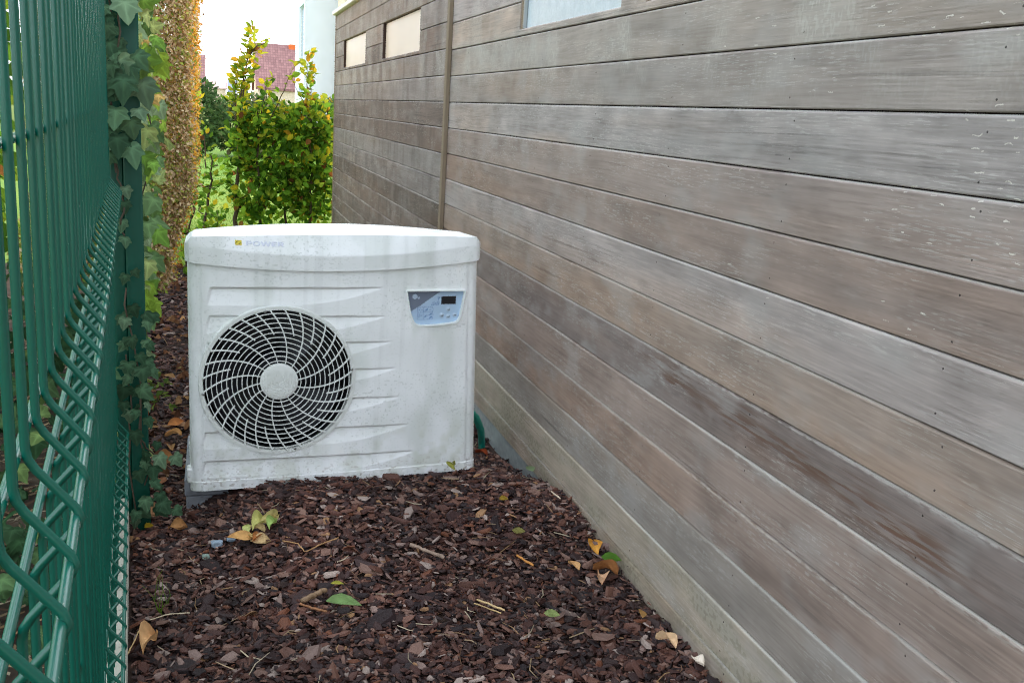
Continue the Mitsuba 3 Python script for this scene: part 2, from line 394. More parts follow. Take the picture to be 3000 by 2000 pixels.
# ---- loose bark: thousands of chips, one object
def chips(n, xs, ys, zoff, length, col):
    """n flat six-sided chips; returns vertices, faces, colours"""
    a = np.arange(6) * np.pi / 3
    base = np.stack([np.cos(a), np.sin(a)], 1)
    rad = rng.uniform(0.7, 1.2, (n, 6))
    asp = np.where(rng.uniform(0, 1, n) < 0.25, rng.uniform(0.16, 0.3, n), rng.uniform(0.32, 0.75, n))
    L = length / 2
    top = base[None] * rad[..., None] * np.stack([np.ones(n), asp], 1)[:, None]
    th = rng.uniform(0.10, 0.26, n)
    bow = rng.normal(0, 0.14, (n, 1)) * top[..., 0] ** 2
    v0 = np.concatenate([np.concatenate([top * 0.82, (th[:, None] * 0.5 + bow + rng.normal(0, 0.05, (n, 6)))[..., None]], 2), np.concatenate([top, (bow - th[:, None] * 0.5)[..., None]], 2)], 1) * L[:, None, None]
    ang, tilt, td = rng.uniform(0, 2 * np.pi, n), np.abs(rng.normal(0, 0.38, n)), rng.uniform(0, 2 * np.pi, n)
    nz = np.stack([np.sin(tilt) * np.cos(td), np.sin(tilt) * np.sin(td), np.cos(tilt)], 1)
    u = np.stack([np.cos(ang), np.sin(ang), 0 * ang], 1)
    u -= nz * (u * nz).sum(1, keepdims=True)
    u /= np.linalg.norm(u, axis=1, keepdims=True)
    w = np.cross(nz, u)
    v = v0[..., :1] * u[:, None] + v0[..., 1:2] * w[:, None] + v0[..., 2:] * nz[:, None]
    v += np.stack([xs, ys, gz(xs, ys) + zoff], 1)[:, None]
    f = [[0, 1, 2], [0, 2, 3], [0, 3, 4], [0, 4, 5]]
    for i in range(6):
        j = (i + 1) % 6
        f += [[i, 6 + i, 6 + j], [i, 6 + j, j]]
    f = np.array(f)[None] + (np.arange(n) * 12)[:, None, None]
    c = np.repeat(col[:, None], 12, 1) * rng.uniform(0.8, 1.2, (n, 12, 1))
    return v.reshape(-1, 3), f.reshape(-1, 3), c.reshape(-1, 3)


PAL = np.array([1.0, 0.91, 0.87]) * np.array([lin(*c) for c in ((54, 36, 34), (78, 50, 45), (96, 64, 56), (108, 74, 64), (66, 48, 48), (40, 28, 30), (126, 92, 80), (136, 108, 98), (144, 124, 116), (172, 158, 152), (120, 76, 54), (160, 124, 90))])
PP = np.array([18, 15, 12, 8, 14, 16, 7, 7, 6, 3.4, 2.4, 1.2])


def chip_field(n, y0, y1, lmean):
    ys = rng.uniform(y0, y1, n)
    x0 = -0.03 - 0.0734 * ys
    xs = x0 + rng.uniform(0, 1, n) * (XW - 0.004 - x0)
    idx = rng.choice(len(PAL), n, p=PP / PP.sum())
    patch = meshkit.fbm(np.stack([xs * 4, ys * 4, xs * 0], 1), 3, 9)
    col = PAL[idx] * (0.38 + 0.78 * patch)[:, None]
    length = lmean * np.exp(rng.normal(0, 0.46, n))
    return chips(n, xs, ys, rng.uniform(-0.010, 0.008, n), length, col)


parts = [chip_field(20000, 0.95, 1.9, 0.0180), chip_field(22000, 1.9, 3.0, 0.0188), chip_field(9000, 3.0, 4.4, 0.023), chip_field(8000, 4.4, 6.75, 0.028)]
off = np.cumsum([0] + [len(q[0]) for q in parts])
key = obj('bark_mulch', tri(np.vstack([q[0] for q in parts]), np.vstack([q[1] + o for q, o in zip(parts, off)])), 'chip_material', color=np.vstack([q[2] for q in parts]))
tag(key, 'dark brown bark mulch covering the ground between the fence and the timber wall', 'bark mulch', kind='stuff')
# leaf and straw litter on the neighbour's side of the fence and fine twigs in the mulch: countless slivers
def slivers(n, xs, ys, zs, length, wid, col):
    ang = rng.uniform(0, 2 * np.pi, n)
    d = np.stack([np.cos(ang), np.sin(ang), rng.normal(0, 0.22, n)], 1) * length[:, None]
    s = np.stack([-np.sin(ang), np.cos(ang), 0 * ang], 1) * wid[:, None]
    c0 = np.stack([xs, ys, zs], 1)
    b = np.stack([-np.sin(ang), np.cos(ang), 0 * ang], 1) * (length * rng.normal(0, 0.12, n))[:, None]
    hgt = np.array([0, 0, 1.0]) * wid[:, None]
    v = np.stack([c0 - d / 2 - s, c0 - d / 2 + s, c0 + b - s * 1.1, c0 + b + s * 1.1, c0 + d / 2 - s * 0.5, c0 + d / 2 + s * 0.5, c0 - d / 2 + hgt, c0 + b + hgt, c0 + d / 2 + hgt * 0.6], 1)
    f = np.array([[0, 2, 7], [0, 7, 6], [1, 6, 7], [1, 7, 3], [2, 4, 8], [2, 8, 7], [3, 7, 8], [3, 8, 5]])
    f = f[None] + (np.arange(n) * 9)[:, None, None]
    return tri(v.reshape(-1, 3), f.reshape(-1, 3)), np.repeat(col, 9, 0)


n = 420
ys = 0.95 + (rng.uniform(0, 1, n) ** 1.3) * 3.6
xs = -0.02 - 0.0734 * ys + rng.uniform(0, 1, n) * (XW - 0.0 + 0.0734 * ys)
SP = np.array([lin(*c) for c in ((176, 150, 116), (150, 118, 84), (196, 178, 150), (120, 88, 66))])
m, c = slivers(n, xs, ys, gz(xs, ys) + rng.uniform(0.004, 0.012, n), rng.uniform(0.02, 0.07, n), rng.uniform(0.0007, 0.0017, n), SP[rng.integers(0, 4, n)] * rng.uniform(0.5, 1.0, (n, 1)))
tag(obj('straw_litter', m, 'chip_material', color=c), 'thin pale straw and needle litter strewn over the bark mulch', 'straw litter', kind='stuff')
n = 5000
ys = rng.uniform(0.3, 5.5, n)
xs = -0.12 - 0.0734 * ys - rng.uniform(0, 1, n) ** 1.5 * 1.4
m, c = slivers(n, xs, ys, rng.uniform(-0.02, 0.02, n), rng.uniform(0.02, 0.10, n), rng.uniform(0.0008, 0.004, n), SP[rng.integers(0, 4, n)] * rng.uniform(0.25, 1.0, (n, 1)))
tag(obj('dry_grass_litter', m, 'chip_material', color=c), 'dry straw and dead grass on the bare earth behind the wire fence', 'dry grass', kind='stuff')
n = 26000
ys = 6.75 + rng.uniform(0, 1, n) ** 1.6 * 13
xs = rng.uniform(-0.5, 1.6, n) * ys / 7.5
ang = rng.uniform(0, 2 * np.pi, n)
hh = rng.uniform(0.010, 0.028, n)
s = np.stack([np.cos(ang), np.sin(ang), 0 * ang], 1) * (0.0022 + ys * 0.0003)[:, None]
c0 = np.stack([xs, ys, -0.05 + 0.03 * meshkit.fbm(np.stack([xs, ys, xs * 0], -1), 3, 5) - 0.004], 1)
tip = c0 + np.stack([rng.normal(0, 0.012, n), rng.normal(0, 0.012, n), hh], 1)
v = np.stack([c0 - s, c0 + s, tip], 1).reshape(-1, 3)
GP = np.array([lin(*c) for c in ((92, 124, 48), (112, 142, 58), (132, 154, 72), (82, 110, 46))])
tag(obj('grass', tri(v, np.arange(3 * n).reshape(-1, 3)), 'leaf_material', color=np.repeat(GP[rng.integers(0, 4, n)], 3, 0)), 'short green grass of the lawn beyond the beech plants', 'grass', kind='stuff')

# ------------------------------------------------------------------ timber wall
wall = thing('timber_wall', 'long low wall clad in weathered grey brown horizontal timber planks beside the bark path', 'wall')


def zj(far, k):
    return (PZF - k * PIT_F) if far else (PZN - k * PIT_N)


def plank(y0, y1, z0, z1, dx=0.0):
    x = XW + dx
    poly = [(x + 0.019, z0), (x + 0.002, z0), (x, z0 + 0.0018), (x, z1 - 0.0045), (x + 0.0012, z1 - 0.0022), (x + 0.0045, z1), (x + 0.019, z1)]
    return prism_y(poly, y0, y1)


YE, YS = 8.225, -1.6
prng = random.Random(3)
for far in (False, True):
    for k in range(-6, 11):
        zt, zb = zj(far, k) - 0.0008, zj(far, k + 1) + 0.0016
        if k == 10:
            zb = 0.006
        y0, y1 = (YB + 0.012, YE - 0.01) if far else (YS, YB + 0.004)
        segs = [(y0, y1)]
        if far and k in (-4, -3):
            segs = [(y0, 4.745), (5.855, 6.545), (7.69, y1)]
        if not far and k in (-5, -4, -3):
            segs = [(y0, 0.9), (2.125, 2.27), (3.105, y1)]
        for a, b in segs:
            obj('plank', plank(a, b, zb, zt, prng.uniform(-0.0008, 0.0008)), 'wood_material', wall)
for a, b in ((4.745, 5.855), (6.545, 7.69)):
    obj('window_sill', plank(a, b, zj(True, -2) + 0.0022, 1.377), 'wood_material', wall)
obj('window_sill', plank(2.27, 3.105, zj(False, -2) + 0.0022, 1.370), 'wood_material', wall)
obj('window_sill', plank(0.9, 2.125, zj(False, -2) + 0.0022, 1.370), 'wood_material', wall)
for (a, b, z0, z1, m, lab) in ((4.745, 5.855, 1.377, 1.5765, 'cream_pane_material', 'wider cream opaque window pane in the far part of the wall'),
                               (6.545, 7.69, 1.377, 1.5765, 'cream_pane_material', 'cream opaque window pane nearest the far corner of the wall'),
                               (2.27, 3.105, 1.370, zj(False, -5), 'frosted_pane_material', 'pale blue frosted window pane at the top of the photo'),
                               (0.9, 2.125, 1.370, zj(False, -5), 'frosted_pane_material', 'frosted window pane at the top edge right of the blue one')):
    w = obj('window', box(XW + 0.0172, XW + 0.0205, a + 0.004, b - 0.004, z0, z1), m, wall, label=lab)
    obj('frame', [box(XW + 0.003, XW + 0.017, b - 0.016, b - 0.0005, z0, z1 - 0.0005), box(XW + 0.003, XW + 0.017, a + 0.0005, a + 0.004, z0, z1 - 0.0005)], 'cavity_material' if a > 4 else 'batten_material', w)
    if a < 4:
        obj('glazing_bead', box(XW + 0.0035, XW + 0.0165, b - 0.026, b - 0.0165, z0, z1 - 0.0005, 0.002), 'steel_material', w)
obj('batten', box(XW - 0.019, XW - 0.0008, YB - 0.010, YB + 0.026, -0.12, 1.802, 0.002), 'batten_material', wall)
obj('corner_trim', box(XW - 0.004, XW + 0.05, YE - 0.0095, YE + 0.012, -0.06, 1.802, 0.002), 'batten_material', wall)
obj('backing', [box(XW + 0.0208, XW + 0.05, YS, YE - 0.012, 0.004, 1.80)], 'cavity_material', wall)
obj('plinth', box(XW + 0.004, XW + 0.3, YS, YE - 0.02, -0.6, 0.0035), 'plinth_material', wall)
obj('coping', box(XW - 0.03, XW + 0.35, YS, YE + 0.03, 1.8035, 1.835, 0.004), 'white_trim_material', wall)
obj('rear_face', box(XW + 0.052, XW + 3.2, YS, YE - 0.003, 0.0045, 1.8), 'batten_material', wall)

# ------------------------------------------------------------------ wire mesh fence, post, kerb


def fp(s, lat, z):
    return np.array([0, 0, z]) + FD * s + FN * lat


FL, FO = -0.060, -0.0315


def round_corners(p, r=0.007):
    p = [np.array(q, float) for q in p]
    out = [p[0]]
    for a, b, c in zip(p, p[1:], p[2:]):
        u, v = (a - b) / np.linalg.norm(a - b), (c - b) / np.linalg.norm(c - b)
        d = min(r, 0.4 * np.linalg.norm(a - b), 0.4 * np.linalg.norm(c - b))
        out += [b + u * d, b + (u + v) * d * 0.25, b + v * d]
    out.append(p[-1])
    return np.array(out)


FOLDS = ((1.545, 1.508, 1.475), (0.892, 0.856, 0.824), (0.288, 0.252, 0.218))
prof = [(FL, 1.72)]
for a, b, c in FOLDS:
    prof += [(FL, a), (FO, b), (FL, c)]
prof.append((FL, 0.075))
prof = round_corners(prof)
for s0, ns, lab in ((-0.0485, 43, 'green folded wire mesh fence panel close to the camera on the left'), (2.60, 42, 'green wire mesh fence panel behind the post, mostly hidden by ivy')):
    fence = thing('wire_fence', lab, 'fence', 'panels of the green wire fence')
    for k in range(ns):
        s = s0 + 0.0595 * k
        w = np.array([fp(s, l, z) for l, z in prof])
        w += FD * rng.normal(0, 0.0006) + FN * rng.normal(0, 0.0004)
        obj('vertical_wire', tube(w, 0.0026, 8 if s < 1.2 else 6), 'green_paint_material', fence, smooth=50)
    e0, e1 = s0 - 0.01, s0 + 0.0595 * (ns - 1) + 0.01
    bars = [(FL - 0.0056, 1.06), (FL - 0.0056, 0.55), (FL - 0.0056, 1.66), (FL - 0.0056, 0.10)]
    for a, b, c in FOLDS:
        bars += [(FL - 0.005, a + 0.001), (FO - 0.0052, b), (FL - 0.005, c - 0.001)]
    for l, z in bars:
        obj('horizontal_wire', tube(np.array([fp(s, l, z) for s in np.linspace(e0, e1, 12)]), 0.003, 8), 'green_paint_material', fence, smooth=50)
post = thing('fence_post', 'dark green square steel fence post overgrown with ivy', 'post')


def fbox(l0, l1, s0, s1, z0, z1, bevel=0.003):
    m = box(l0, l1, s0, s1, z0, z1, bevel)
    M = np.eye(4)
    M[:3, 0], M[:3, 1] = FN, FD
    return mat_apply(m, M)


obj('shaft', fbox(-0.029, 0.0130, 2.512, 2.572, -0.25, 1.80), 'post_paint_material', post)
obj('clamp_bar', fbox(-0.060, -0.0295, 2.535, 2.568, 0.0, 1.76), 'post_paint_material', post)
obj('cap', fbox(-0.032, 0.016, 2.509, 2.575, 1.8005, 1.815, 0.004), 'post_paint_material', post)
kerb = fbox(-0.115, -0.040, -1.0, 2.505, -0.2, 0.062, 0.006)
tag(obj('kerb_board', kerb, 'concrete_material'), 'pale concrete gravel board running under the wire fence', 'kerb')

# ------------------------------------------------------------------ heat pump
UY, UT = 0.0315, 0.020
MU = np.eye(4)
MU[:3, 0] = [math.cos(UY) * math.cos(UT), math.sin(UY) * math.cos(UT), math.sin(UT)]
MU[:3, 1] = [-math.sin(UY), math.cos(UY), 0]
MU[:3, 2] = np.cross(MU[:3, 0], MU[:3, 1])
MU[:3, 3] = [-0.0617, 2.550, 0.0450]
pump = thing('heat_pump', 'off-white plastic swimming pool heat pump with round fan grille standing on the bark', 'heat pump')


def U(m):
    return mat_apply(trimesh.util.concatenate(m) if isinstance(m, list) else m, MU)


FINS = [(0.055, 0.515, 0.5635, -0.0165), (0.050, 0.523, 0.4885, -0.0270), (0.045, 0.540, 0.4150, -0.0260), (0.040, 0.555, 0.3370, -0.0240), (0.035, 0.567, 0.2530, -0.0240), (0.030, 0.595, 0.1660, -0.0190), (0.027, 0.613, 0.0835, -0.0190)]
MIDX = 0.3955


def half_w(z):
    return 0.4030 - 0.0115 * np.clip(z / 0.63, 0, 1)


def body_mesh():
    nx, nz = 361, 281
    xs, zs = np.linspace(-1, 1, nx), np.linspace(0, 0.640, nz)
    Z, Xn = np.meshgrid(zs, xs)
    hw = half_w(Z) + np.where(Z < 0.0255, 0.0016, 0.0)
    X = MIDX + Xn * hw
    edge = hw - np.abs(X - MIDX)
    R = 0.022
    Y = np.where(edge < R, R - np.sqrt(np.clip(R * R - (R - edge) ** 2, 0, None)), 0.0)
    Y = Y - np.where(Z < 0.0255, 0.0016, 0.0)
    # the front swells very slightly forward in the middle
    Y = Y - 0.006 * (1 - Xn ** 2)
    # soft vertical crease near each side
    Y = Y + 0.003 * sst(0.036, 0.028, edge)
    for xl, xr, zt, sl in FINS:
        zt_ = zt + sl * (X - 0.06)
        xs_ = xr - 0.25
        u = np.clip((X - xs_) / (xr - xs_), 0, 1)
        hgt = 0.047 * (1 - u ** 1.9)
        t = (zt_ - Z) / np.maximum(hgt, 1e-4)
        left = xl - 0.010 * np.clip(t, 0, 1)
        dep = 0.0085 * (1 - u ** 1.6) ** 0.6 * (1 - np.clip(t, 0, 1)) ** 0.8 * sst(0, 1, np.clip((X - left) / 0.008, 0, 1)) * sst(0.0, 0.055, np.clip(t, 0, 1))
        Y = Y + np.where((t > 0) & (t < 1) & (X > left) & (X < xr), dep, 0)
    v = np.stack([X, Y, Z], -1).reshape(-1, 3)
    f = grid_faces(nx, nz)
    f = np.vstack([f[:, [0, 1, 2]], f[:, [0, 2, 3]]])
    idx = np.arange(nx * nz).reshape(nx, nz)
    loop = np.concatenate([idx[:, 0], idx[-1, 1:], idx[-2::-1, -1], idx[0, -2:0:-1]])
    b = v[loop].copy()
    b[:, 1] = 0.340
    o = len(v)
    m = len(loop)
    cen = np.array([[MIDX, 0.340, 0.32]])
    v = np.vstack([v, b, cen])
    i = np.arange(m)
    j = (i + 1) % m
    side = np.vstack([np.stack([loop[j], loop[i], o + i], 1), np.stack([loop[j], o + i, o + j], 1)])
    back = np.stack([o + j, o + i, np.full(m, o + m)], 1)
    return trimesh.Trimesh(v, np.vstack([f, side, back]), process=False)


def to_man(m):
    return manifold3d.Manifold(manifold3d.Mesh(np.asarray(m.vertices, np.float32), np.asarray(m.faces, np.uint32)))


def from_man(m):
    q = m.to_mesh()
    return trimesh.Trimesh(q.vert_properties[:, :3], q.tri_verts, process=False)


FC, FR = np.array([0.2290, 0.3035]), 0.2065
PANEL = np.array([(0.5790, 0.5460), (0.7460, 0.5440), (0.7435, 0.5250), (0.7340, 0.4700), (0.7290, 0.4580), (0.7180, 0.4525), (0.6673, 0.4475), (0.6250, 0.4465), (0.6080, 0.4500), (0.6000, 0.4590), (0.5899, 0.4852)])
bm = body_mesh()
if bm.volume < 0:
    bm.invert()
man = to_man(bm)
cut = trimesh.creation.cylinder(FR, 0.40, sections=128)
cut.apply_transform(trimesh.transformations.rotation_matrix(math.pi / 2, [1, 0, 0]))
cut.apply_translation([FC[0], 0.0, FC[1]])
pc = prism_y(PANEL, -0.05, 0.012)
if pc.volume < 0:
    pc.invert()
body = man - to_man(cut) - to_man(pc)
obj('body', U(from_man(body)), 'plastic_material', pump, smooth=28)


# --- the lid: a skirt that follows a curve, a lens-shaped sloping band, and a gently domed top
def lid_point(u, q):
    """u -1..1 across, q 0..5 along the profile from the front's lower edge over the top to the back"""
    c = 1 - u * u
    e = max(0.0, 1 - (u / 0.90) ** 2)
    hw = 0.398
    end = max(0.0, (abs(u) - 0.955) / 0.045)
    rows = [(-0.008 - 0.007 * c, 0.632 - 0.027 * c, hw), (-0.009 - 0.007 * c, 0.672 - 0.026 * e, hw), (-0.007 - 0.007 * c + 0.018 * e, 0.697 + 0.003 * c - 0.019 * end, hw - 0.001),
            (0.16, 0.689 + 0.010 * c - 0.014 * end, hw - 0.006), (0.325, 0.671 + 0.021 * c - 0.010 * end, hw - 0.012), (0.352, 0.632, hw - 0.004)]
    i = min(int(q), 4)
    t = q - i
    a, b = rows[i], rows[i + 1]
    y, z, w = [a[k] * (1 - t) + b[k] * t for k in range(3)]
    return np.array([MIDX + u * w, y, z])


qs = np.array([0, 0.08, 0.5, 0.92, 1, 1.08, 1.5, 1.92, 2, 2.04, 2.3, 2.6, 3, 3.5, 3.92, 4, 4.15, 4.5, 5])
us = np.linspace(-1, 1, 65)
us = np.unique(np.concatenate([np.sign(us) * np.abs(us) ** 0.85, [-0.955, -0.9, 0.9, 0.955]]))
LV = np.array([[lid_point(u, q) for q in qs] for u in us])
# round the vertical corners
ed = 0.398 - np.abs(LV[..., 0] - MIDX)
front = LV[..., 1] < 0.17
R = 0.024
LV[..., 1] += np.where(front & (ed < R), R - np.sqrt(np.clip(R * R - (R - np.clip(ed, 0, R)) ** 2, 0, None)), 0)
nu, nq = LV.shape[:2]
v = LV.reshape(-1, 3)
f = grid_faces(nu, nq)
f = np.vstack([f[:, [0, 1, 2]], f[:, [0, 2, 3]]])
idx = np.arange(nu * nq).reshape(nu, nq)
v = np.vstack([v, [[MIDX - 0.398, 0.17, 0.632], [MIDX + 0.398, 0.17, 0.632], [MIDX, 0.17, 0.612]]])
o = nu * nq
capf = []
for i, c_ in ((0, o), (nu - 1, o + 1)):
    for j in range(nq - 1):
        t_ = [idx[i, j], idx[i, j + 1], c_]
        capf.append(t_ if i == 0 else t_[::-1])
for i in range(nu - 1):
    capf += [[idx[i, 0], idx[i + 1, 0], o + 2][::-1], [idx[i, -1], idx[i + 1, -1], o + 2]]
lid = obj('lid', U(trimesh.Trimesh(v, np.vstack([f, capf]), process=False)), 'plastic_material', pump, smooth=24)


# --- the maker's mark and lettering on the sloping band of the lid
def on_lid(m, x, frac, q0=1, lift=0.0009):
    """wrap a mesh drawn in the xy plane onto the band"""
    P = np.array(m.vertices)
    out = []
    for a, b, c in P:
        u = (x + a - MIDX) / 0.396
        p0, p1 = lid_point(u, q0 + 0.02), lid_point(u, q0 + 0.98)
        d = (p1 - p0) / np.linalg.norm(p1 - p0)
        n_ = np.cross([1, 0, 0], d)
        n_ /= np.linalg.norm(n_)
        out.append(p0 * (1 - frac) + p1 * frac + d * b + n_ * (lift + c))
    return trimesh.Trimesh(np.array(out), m.faces, process=False)


def slab(poly, depth=0.0005):
    return trimesh.creation.extrude_polygon(Polygon(poly), depth, engine='earcut')


def fine(m, n=2):
    for _ in range(n):
        m = m.subdivide()
    return m


lg = obj('emblem', U(on_lid(fine(slab([(0, 0), (0.0165, 0), (0.0165, 0.0125), (0, 0.0125)])), 0.1235, 0.40)), 'yellow_print_material', lid, label='small yellow square emblem with a slanted stroke on the lid')
obj('emblem_stroke', U([on_lid(fine(slab([(0.0, 0.0055), (0.004, 0.0095), (0.010, 0.0118), (0.006, 0.0078), (0.0035, 0.0062), (0.0, 0.0035)]), 1), 0.1237, 0.40, lift=0.0016),
                        on_lid(fine(slab([(0.016, 0.0068), (0.012, 0.0030), (0.0065, 0.0008), (0.0105, 0.0046), (0.0130, 0.0062), (0.016, 0.0092)]), 1), 0.1237, 0.40, lift=0.0016)]), 'olive_print_material', lid)
tx = meshkit.text_mesh('POWER', 0.0112, 0.0005, bold=True)
tx.vertices[:, 0] *= 1.75
obj('lettering', U(on_lid(tx, 0.1485, 0.42)), 'lavender_print_material', lid, label='faded pale lettering POWER on the lid')
sh = tx.copy()
sh.vertices[:, :2] += [0.0009, -0.0011]
obj('lettering_shadow', U(on_lid(sh, 0.1485, 0.42, lift=0.0003)), 'shadow_print_material', lid)

# --- fan: dark housing, motor, blades at rest, and the moulded grille
grille = obj('fan_grille', U(trimesh.util.concatenate([trimesh.creation.revolve(np.array([(0.1965, -0.001), (0.1975, -0.0035), (0.2045, -0.0045), (0.2085, -0.0035), (0.2092, 0.001), (0.2060, 0.012), (0.1965, 0.010), (0.1965, -0.001)]) * [1, 1], sections=128)
                       .apply_transform(np.array([[1, 0, 0, FC[0]], [0, 0, 1, -0.004], [0, -1, 0, FC[1]], [0, 0, 0, 1.0]]))])), 'grille_material', pump, smooth=40)


def gpt(r, th):
    return [FC[0] + r * math.cos(th), -0.0122, FC[1] + r * math.sin(th)]


RH, RO = 0.0505, 0.1980


def strip(pts, w, depth=0.003):
    """a flat moulded bar facing the front, following points in the plane of the grille"""
    p = np.asarray(pts, float)
    w = np.broadcast_to(np.asarray(w, float), (len(p),))[:, None]
    t = np.gradient(p[:, [0, 2]], axis=0)
    t /= np.linalg.norm(t, axis=1, keepdims=True)
    nn = np.stack([-t[:, 1], 0 * t[:, 0], t[:, 0]], 1) * w
    back = np.array([0, depth, 0])
    v = np.vstack([p - nn, p + nn, p + nn * 0.9 + back, p - nn * 0.9 + back])
    m_ = len(p)
    f = []
    for q in range(4):
        o, o2 = q * m_, ((q + 1) % 4) * m_
        for i in range(m_ - 1):
            f.append([o + i, o + i + 1, o2 + i + 1, o2 + i])
    return tri(v, np.array(f))


for r in np.linspace(RH + 0.0075, RO - 0.0085, 11):
    obj('ring', U(strip([gpt(r, t) for t in np.linspace(0, 2 * np.pi, 97)], 0.00108)), 'grille_material', grille)
NS = 16
for k in range(NS * 2):
    th0 = 2 * np.pi * (k / 2) / NS + 0.06
    t = np.linspace(0.0 if k % 2 == 0 else 0.56, 1, 22)
    pts = np.array([gpt(RH - 0.002 + (RO - RH + 0.002) * a, th0 + math.radians(25) * a ** 1.15) for a in t])
    pts[:, 1] -= 0.0012
    obj('spoke', U(strip(pts, 0.0012 + 0.0008 * t, 0.005)), 'grille_material', grille)
hub = trimesh.creation.revolve(np.array([(0, -0.0162), (0.034, -0.0162), (0.046, -0.0150), (0.0505, -0.0125), (0.0505, -0.004), (0, -0.004)]), sections=64)
hub.apply_transform(np.array([[1, 0, 0, FC[0]], [0, 0, 1, 0], [0, -1, 0, FC[1]], [0, 0, 0, 1.0]]))
hb = obj('hub_disc', U(hub), 'grille_material', grille, smooth=30)


def bar(x0, z0, x1, z1, w, y=-0.0167, dep=0.0008):
    d = np.array([x1 - x0, z1 - z0])
    n_ = np.array([-d[1], d[0]]) / np.linalg.norm(d) * w / 2
    return prism_y([(x0 + n_[0], z0 + n_[1]), (x0 - n_[0], z0 - n_[1]), (x1 - n_[0], z1 - n_[1]), (x1 + n_[0], z1 + n_[1])], y, y + dep)


cx, cz, e = FC[0] + 0.001, FC[1] - 0.001, 0.0205
obj('embossed_emblem', U([bar(cx - e, cz - e, cx + e, cz - e, 0.0009), bar(cx - e, cz + e, cx + e, cz + e, 0.0009), bar(cx - e, cz - e, cx - e, cz + e, 0.0009), bar(cx + e, cz - e, cx + e, cz + e, 0.0009),
                           prism_y([(cx - 0.015, cz + 0.004), (cx - 0.004, cz + 0.013), (cx + 0.012, cz + 0.016), (cx + 0.001, cz + 0.007), (cx - 0.006, cz + 0.003)], -0.0168, -0.0158),
                           prism_y([(cx + 0.015, cz + 0.004), (cx + 0.004, cz - 0.007), (cx - 0.012, cz - 0.010), (cx - 0.001, cz - 0.001), (cx + 0.006, cz + 0.001)], -0.0168, -0.0158)]), 'grille_material', grille)
for (zx, zy) in ((735, 90), (1595, 690), (1015, 1448), (122, 865)):
    a = math.atan2(-(zy - 780) / 0.93, zx - 865)
    sp = trimesh.creation.icosphere(2, 0.0042)
    sp.apply_scale([1, 0.5, 1])
    sp.apply_translation([FC[0] + 0.1985 * math.cos(a), -0.0125, FC[1] + 0.1985 * math.sin(a)])
    obj('screw', U(sp), 'steel_material', grille, smooth=True)
hs = trimesh.creation.revolve(np.array([(0.0, 0.192), (0.205, 0.190), (0.2058, 0.188), (0.2058, 0.008)]), sections=96)
hs.apply_transform(np.array([[1, 0, 0, FC[0]], [0, 0, 1, 0], [0, -1, 0, FC[1]], [0, 0, 0, 1.0]]))
obj('fan_housing', U(hs), 'fan_dark_material', pump, smooth=40)
fan = obj('fan', U(trimesh.creation.cylinder(0.055, 0.07, sections=40).apply_transform(np.array([[1, 0, 0, FC[0]], [0, 0, 1, 0.10], [0, -1, 0, FC[1]], [0, 0, 0, 1.0]]))), 'fan_blade_material', pump, smooth=40)
for k in range(3):
    g = []
    for r in np.linspace(0.05, 0.195, 12):
        for a in np.linspace(-0.5, 0.55, 12):
            th = a * (0.75 + 1.6 * (r - 0.05)) + k * 2 * np.pi / 3 + 0.9 + (r - 0.05) * 2.5
            g.append([FC[0] + r * math.cos(th), 0.085 + 0.016 * a * 2, FC[1] + r * math.sin(th)])
    g = np.array(g)
    fq = grid_faces(12, 12)
    bl = tri(np.vstack([g, g + [0, 0.003, 0]]), np.vstack([fq, fq[:, ::-1] + 144]))
    obj('blade', U(bl), 'fan_blade_material', fan, smooth=True)

# --- control panel in its recess
pan = obj('control_panel', U(prism_y(np.array(Polygon(PANEL).buffer(-0.0005).exterior.coords)[:-1], 0.006, 0.0125)), 'panel_blue_material', pump, label='blue grey control panel with dark display and four round buttons')


def pbox(x0, x1, z0, z1, y0, y1=0.0065):
    return box(x0, x1, y0, y1, z0, z1)


inner = Polygon(PANEL).buffer(-0.0012)
dark = Polygon([(0.575, 0.552), (0.6900, 0.552), (0.6860, 0.5450), (0.6700, 0.5360), (0.6450, 0.5190), (0.6200, 0.5010), (0.5890, 0.4830), (0.580, 0.483)]).intersection(inner)
obj('grey_field', U(prism_y(np.array(dark.exterior.coords)[:-1], 0.0054, 0.0062)), 'panel_grey_material', pan)
rim = Polygon(PANEL).buffer(0.0030).difference(Polygon(PANEL).buffer(-0.0010))
rm = trimesh.creation.extrude_polygon(rim, 0.006, engine='earcut')
rv = rm.vertices.copy()
rm.vertices = np.stack([rv[:, 0], -0.0080 + rv[:, 2], rv[:, 1]], 1)
obj('trim', U(rm), 'panel_trim_material', pan)
obj('display', U(pbox(0.6810, 0.7235, 0.5045, 0.5265, 0.0050)), 'screen_material', pan, label='dark rectangular display')
for bx, bz in ((0.7020, 0.4890), (0.6835, 0.4720), (0.7025, 0.4685), (0.7220, 0.4725)):
    c_ = trimesh.creation.revolve(np.array([(0, 0.0028), (0.0050, 0.0032), (0.0070, 0.0046), (0.0072, 0.0062)]), sections=32)
    c_.apply_transform(np.array([[1, 0, 0, bx], [0, 0, 1, 0], [0, -1, 0, bz], [0, 0, 0, 1.0]]))
    b_ = obj('button', U(c_), 'button_material', pan, smooth=40)
    obj('button_mark', U([bar(bx - 0.0030, bz, bx + 0.0030, bz, 0.0016, 0.0022, 0.0006), bar(bx + 0.0012, bz - 0.002, bx + 0.0034, bz + 0.0020, 0.0014, 0.0021, 0.0006)]), 'button_mark_material', b_)
c_ = trimesh.creation.cylinder(0.0074, 0.0012, sections=32).apply_transform(np.array([[1, 0, 0, 0.6045], [0, 0, 1, 0.0050], [0, -1, 0, 0.5275], [0, 0, 0, 1.0]]))
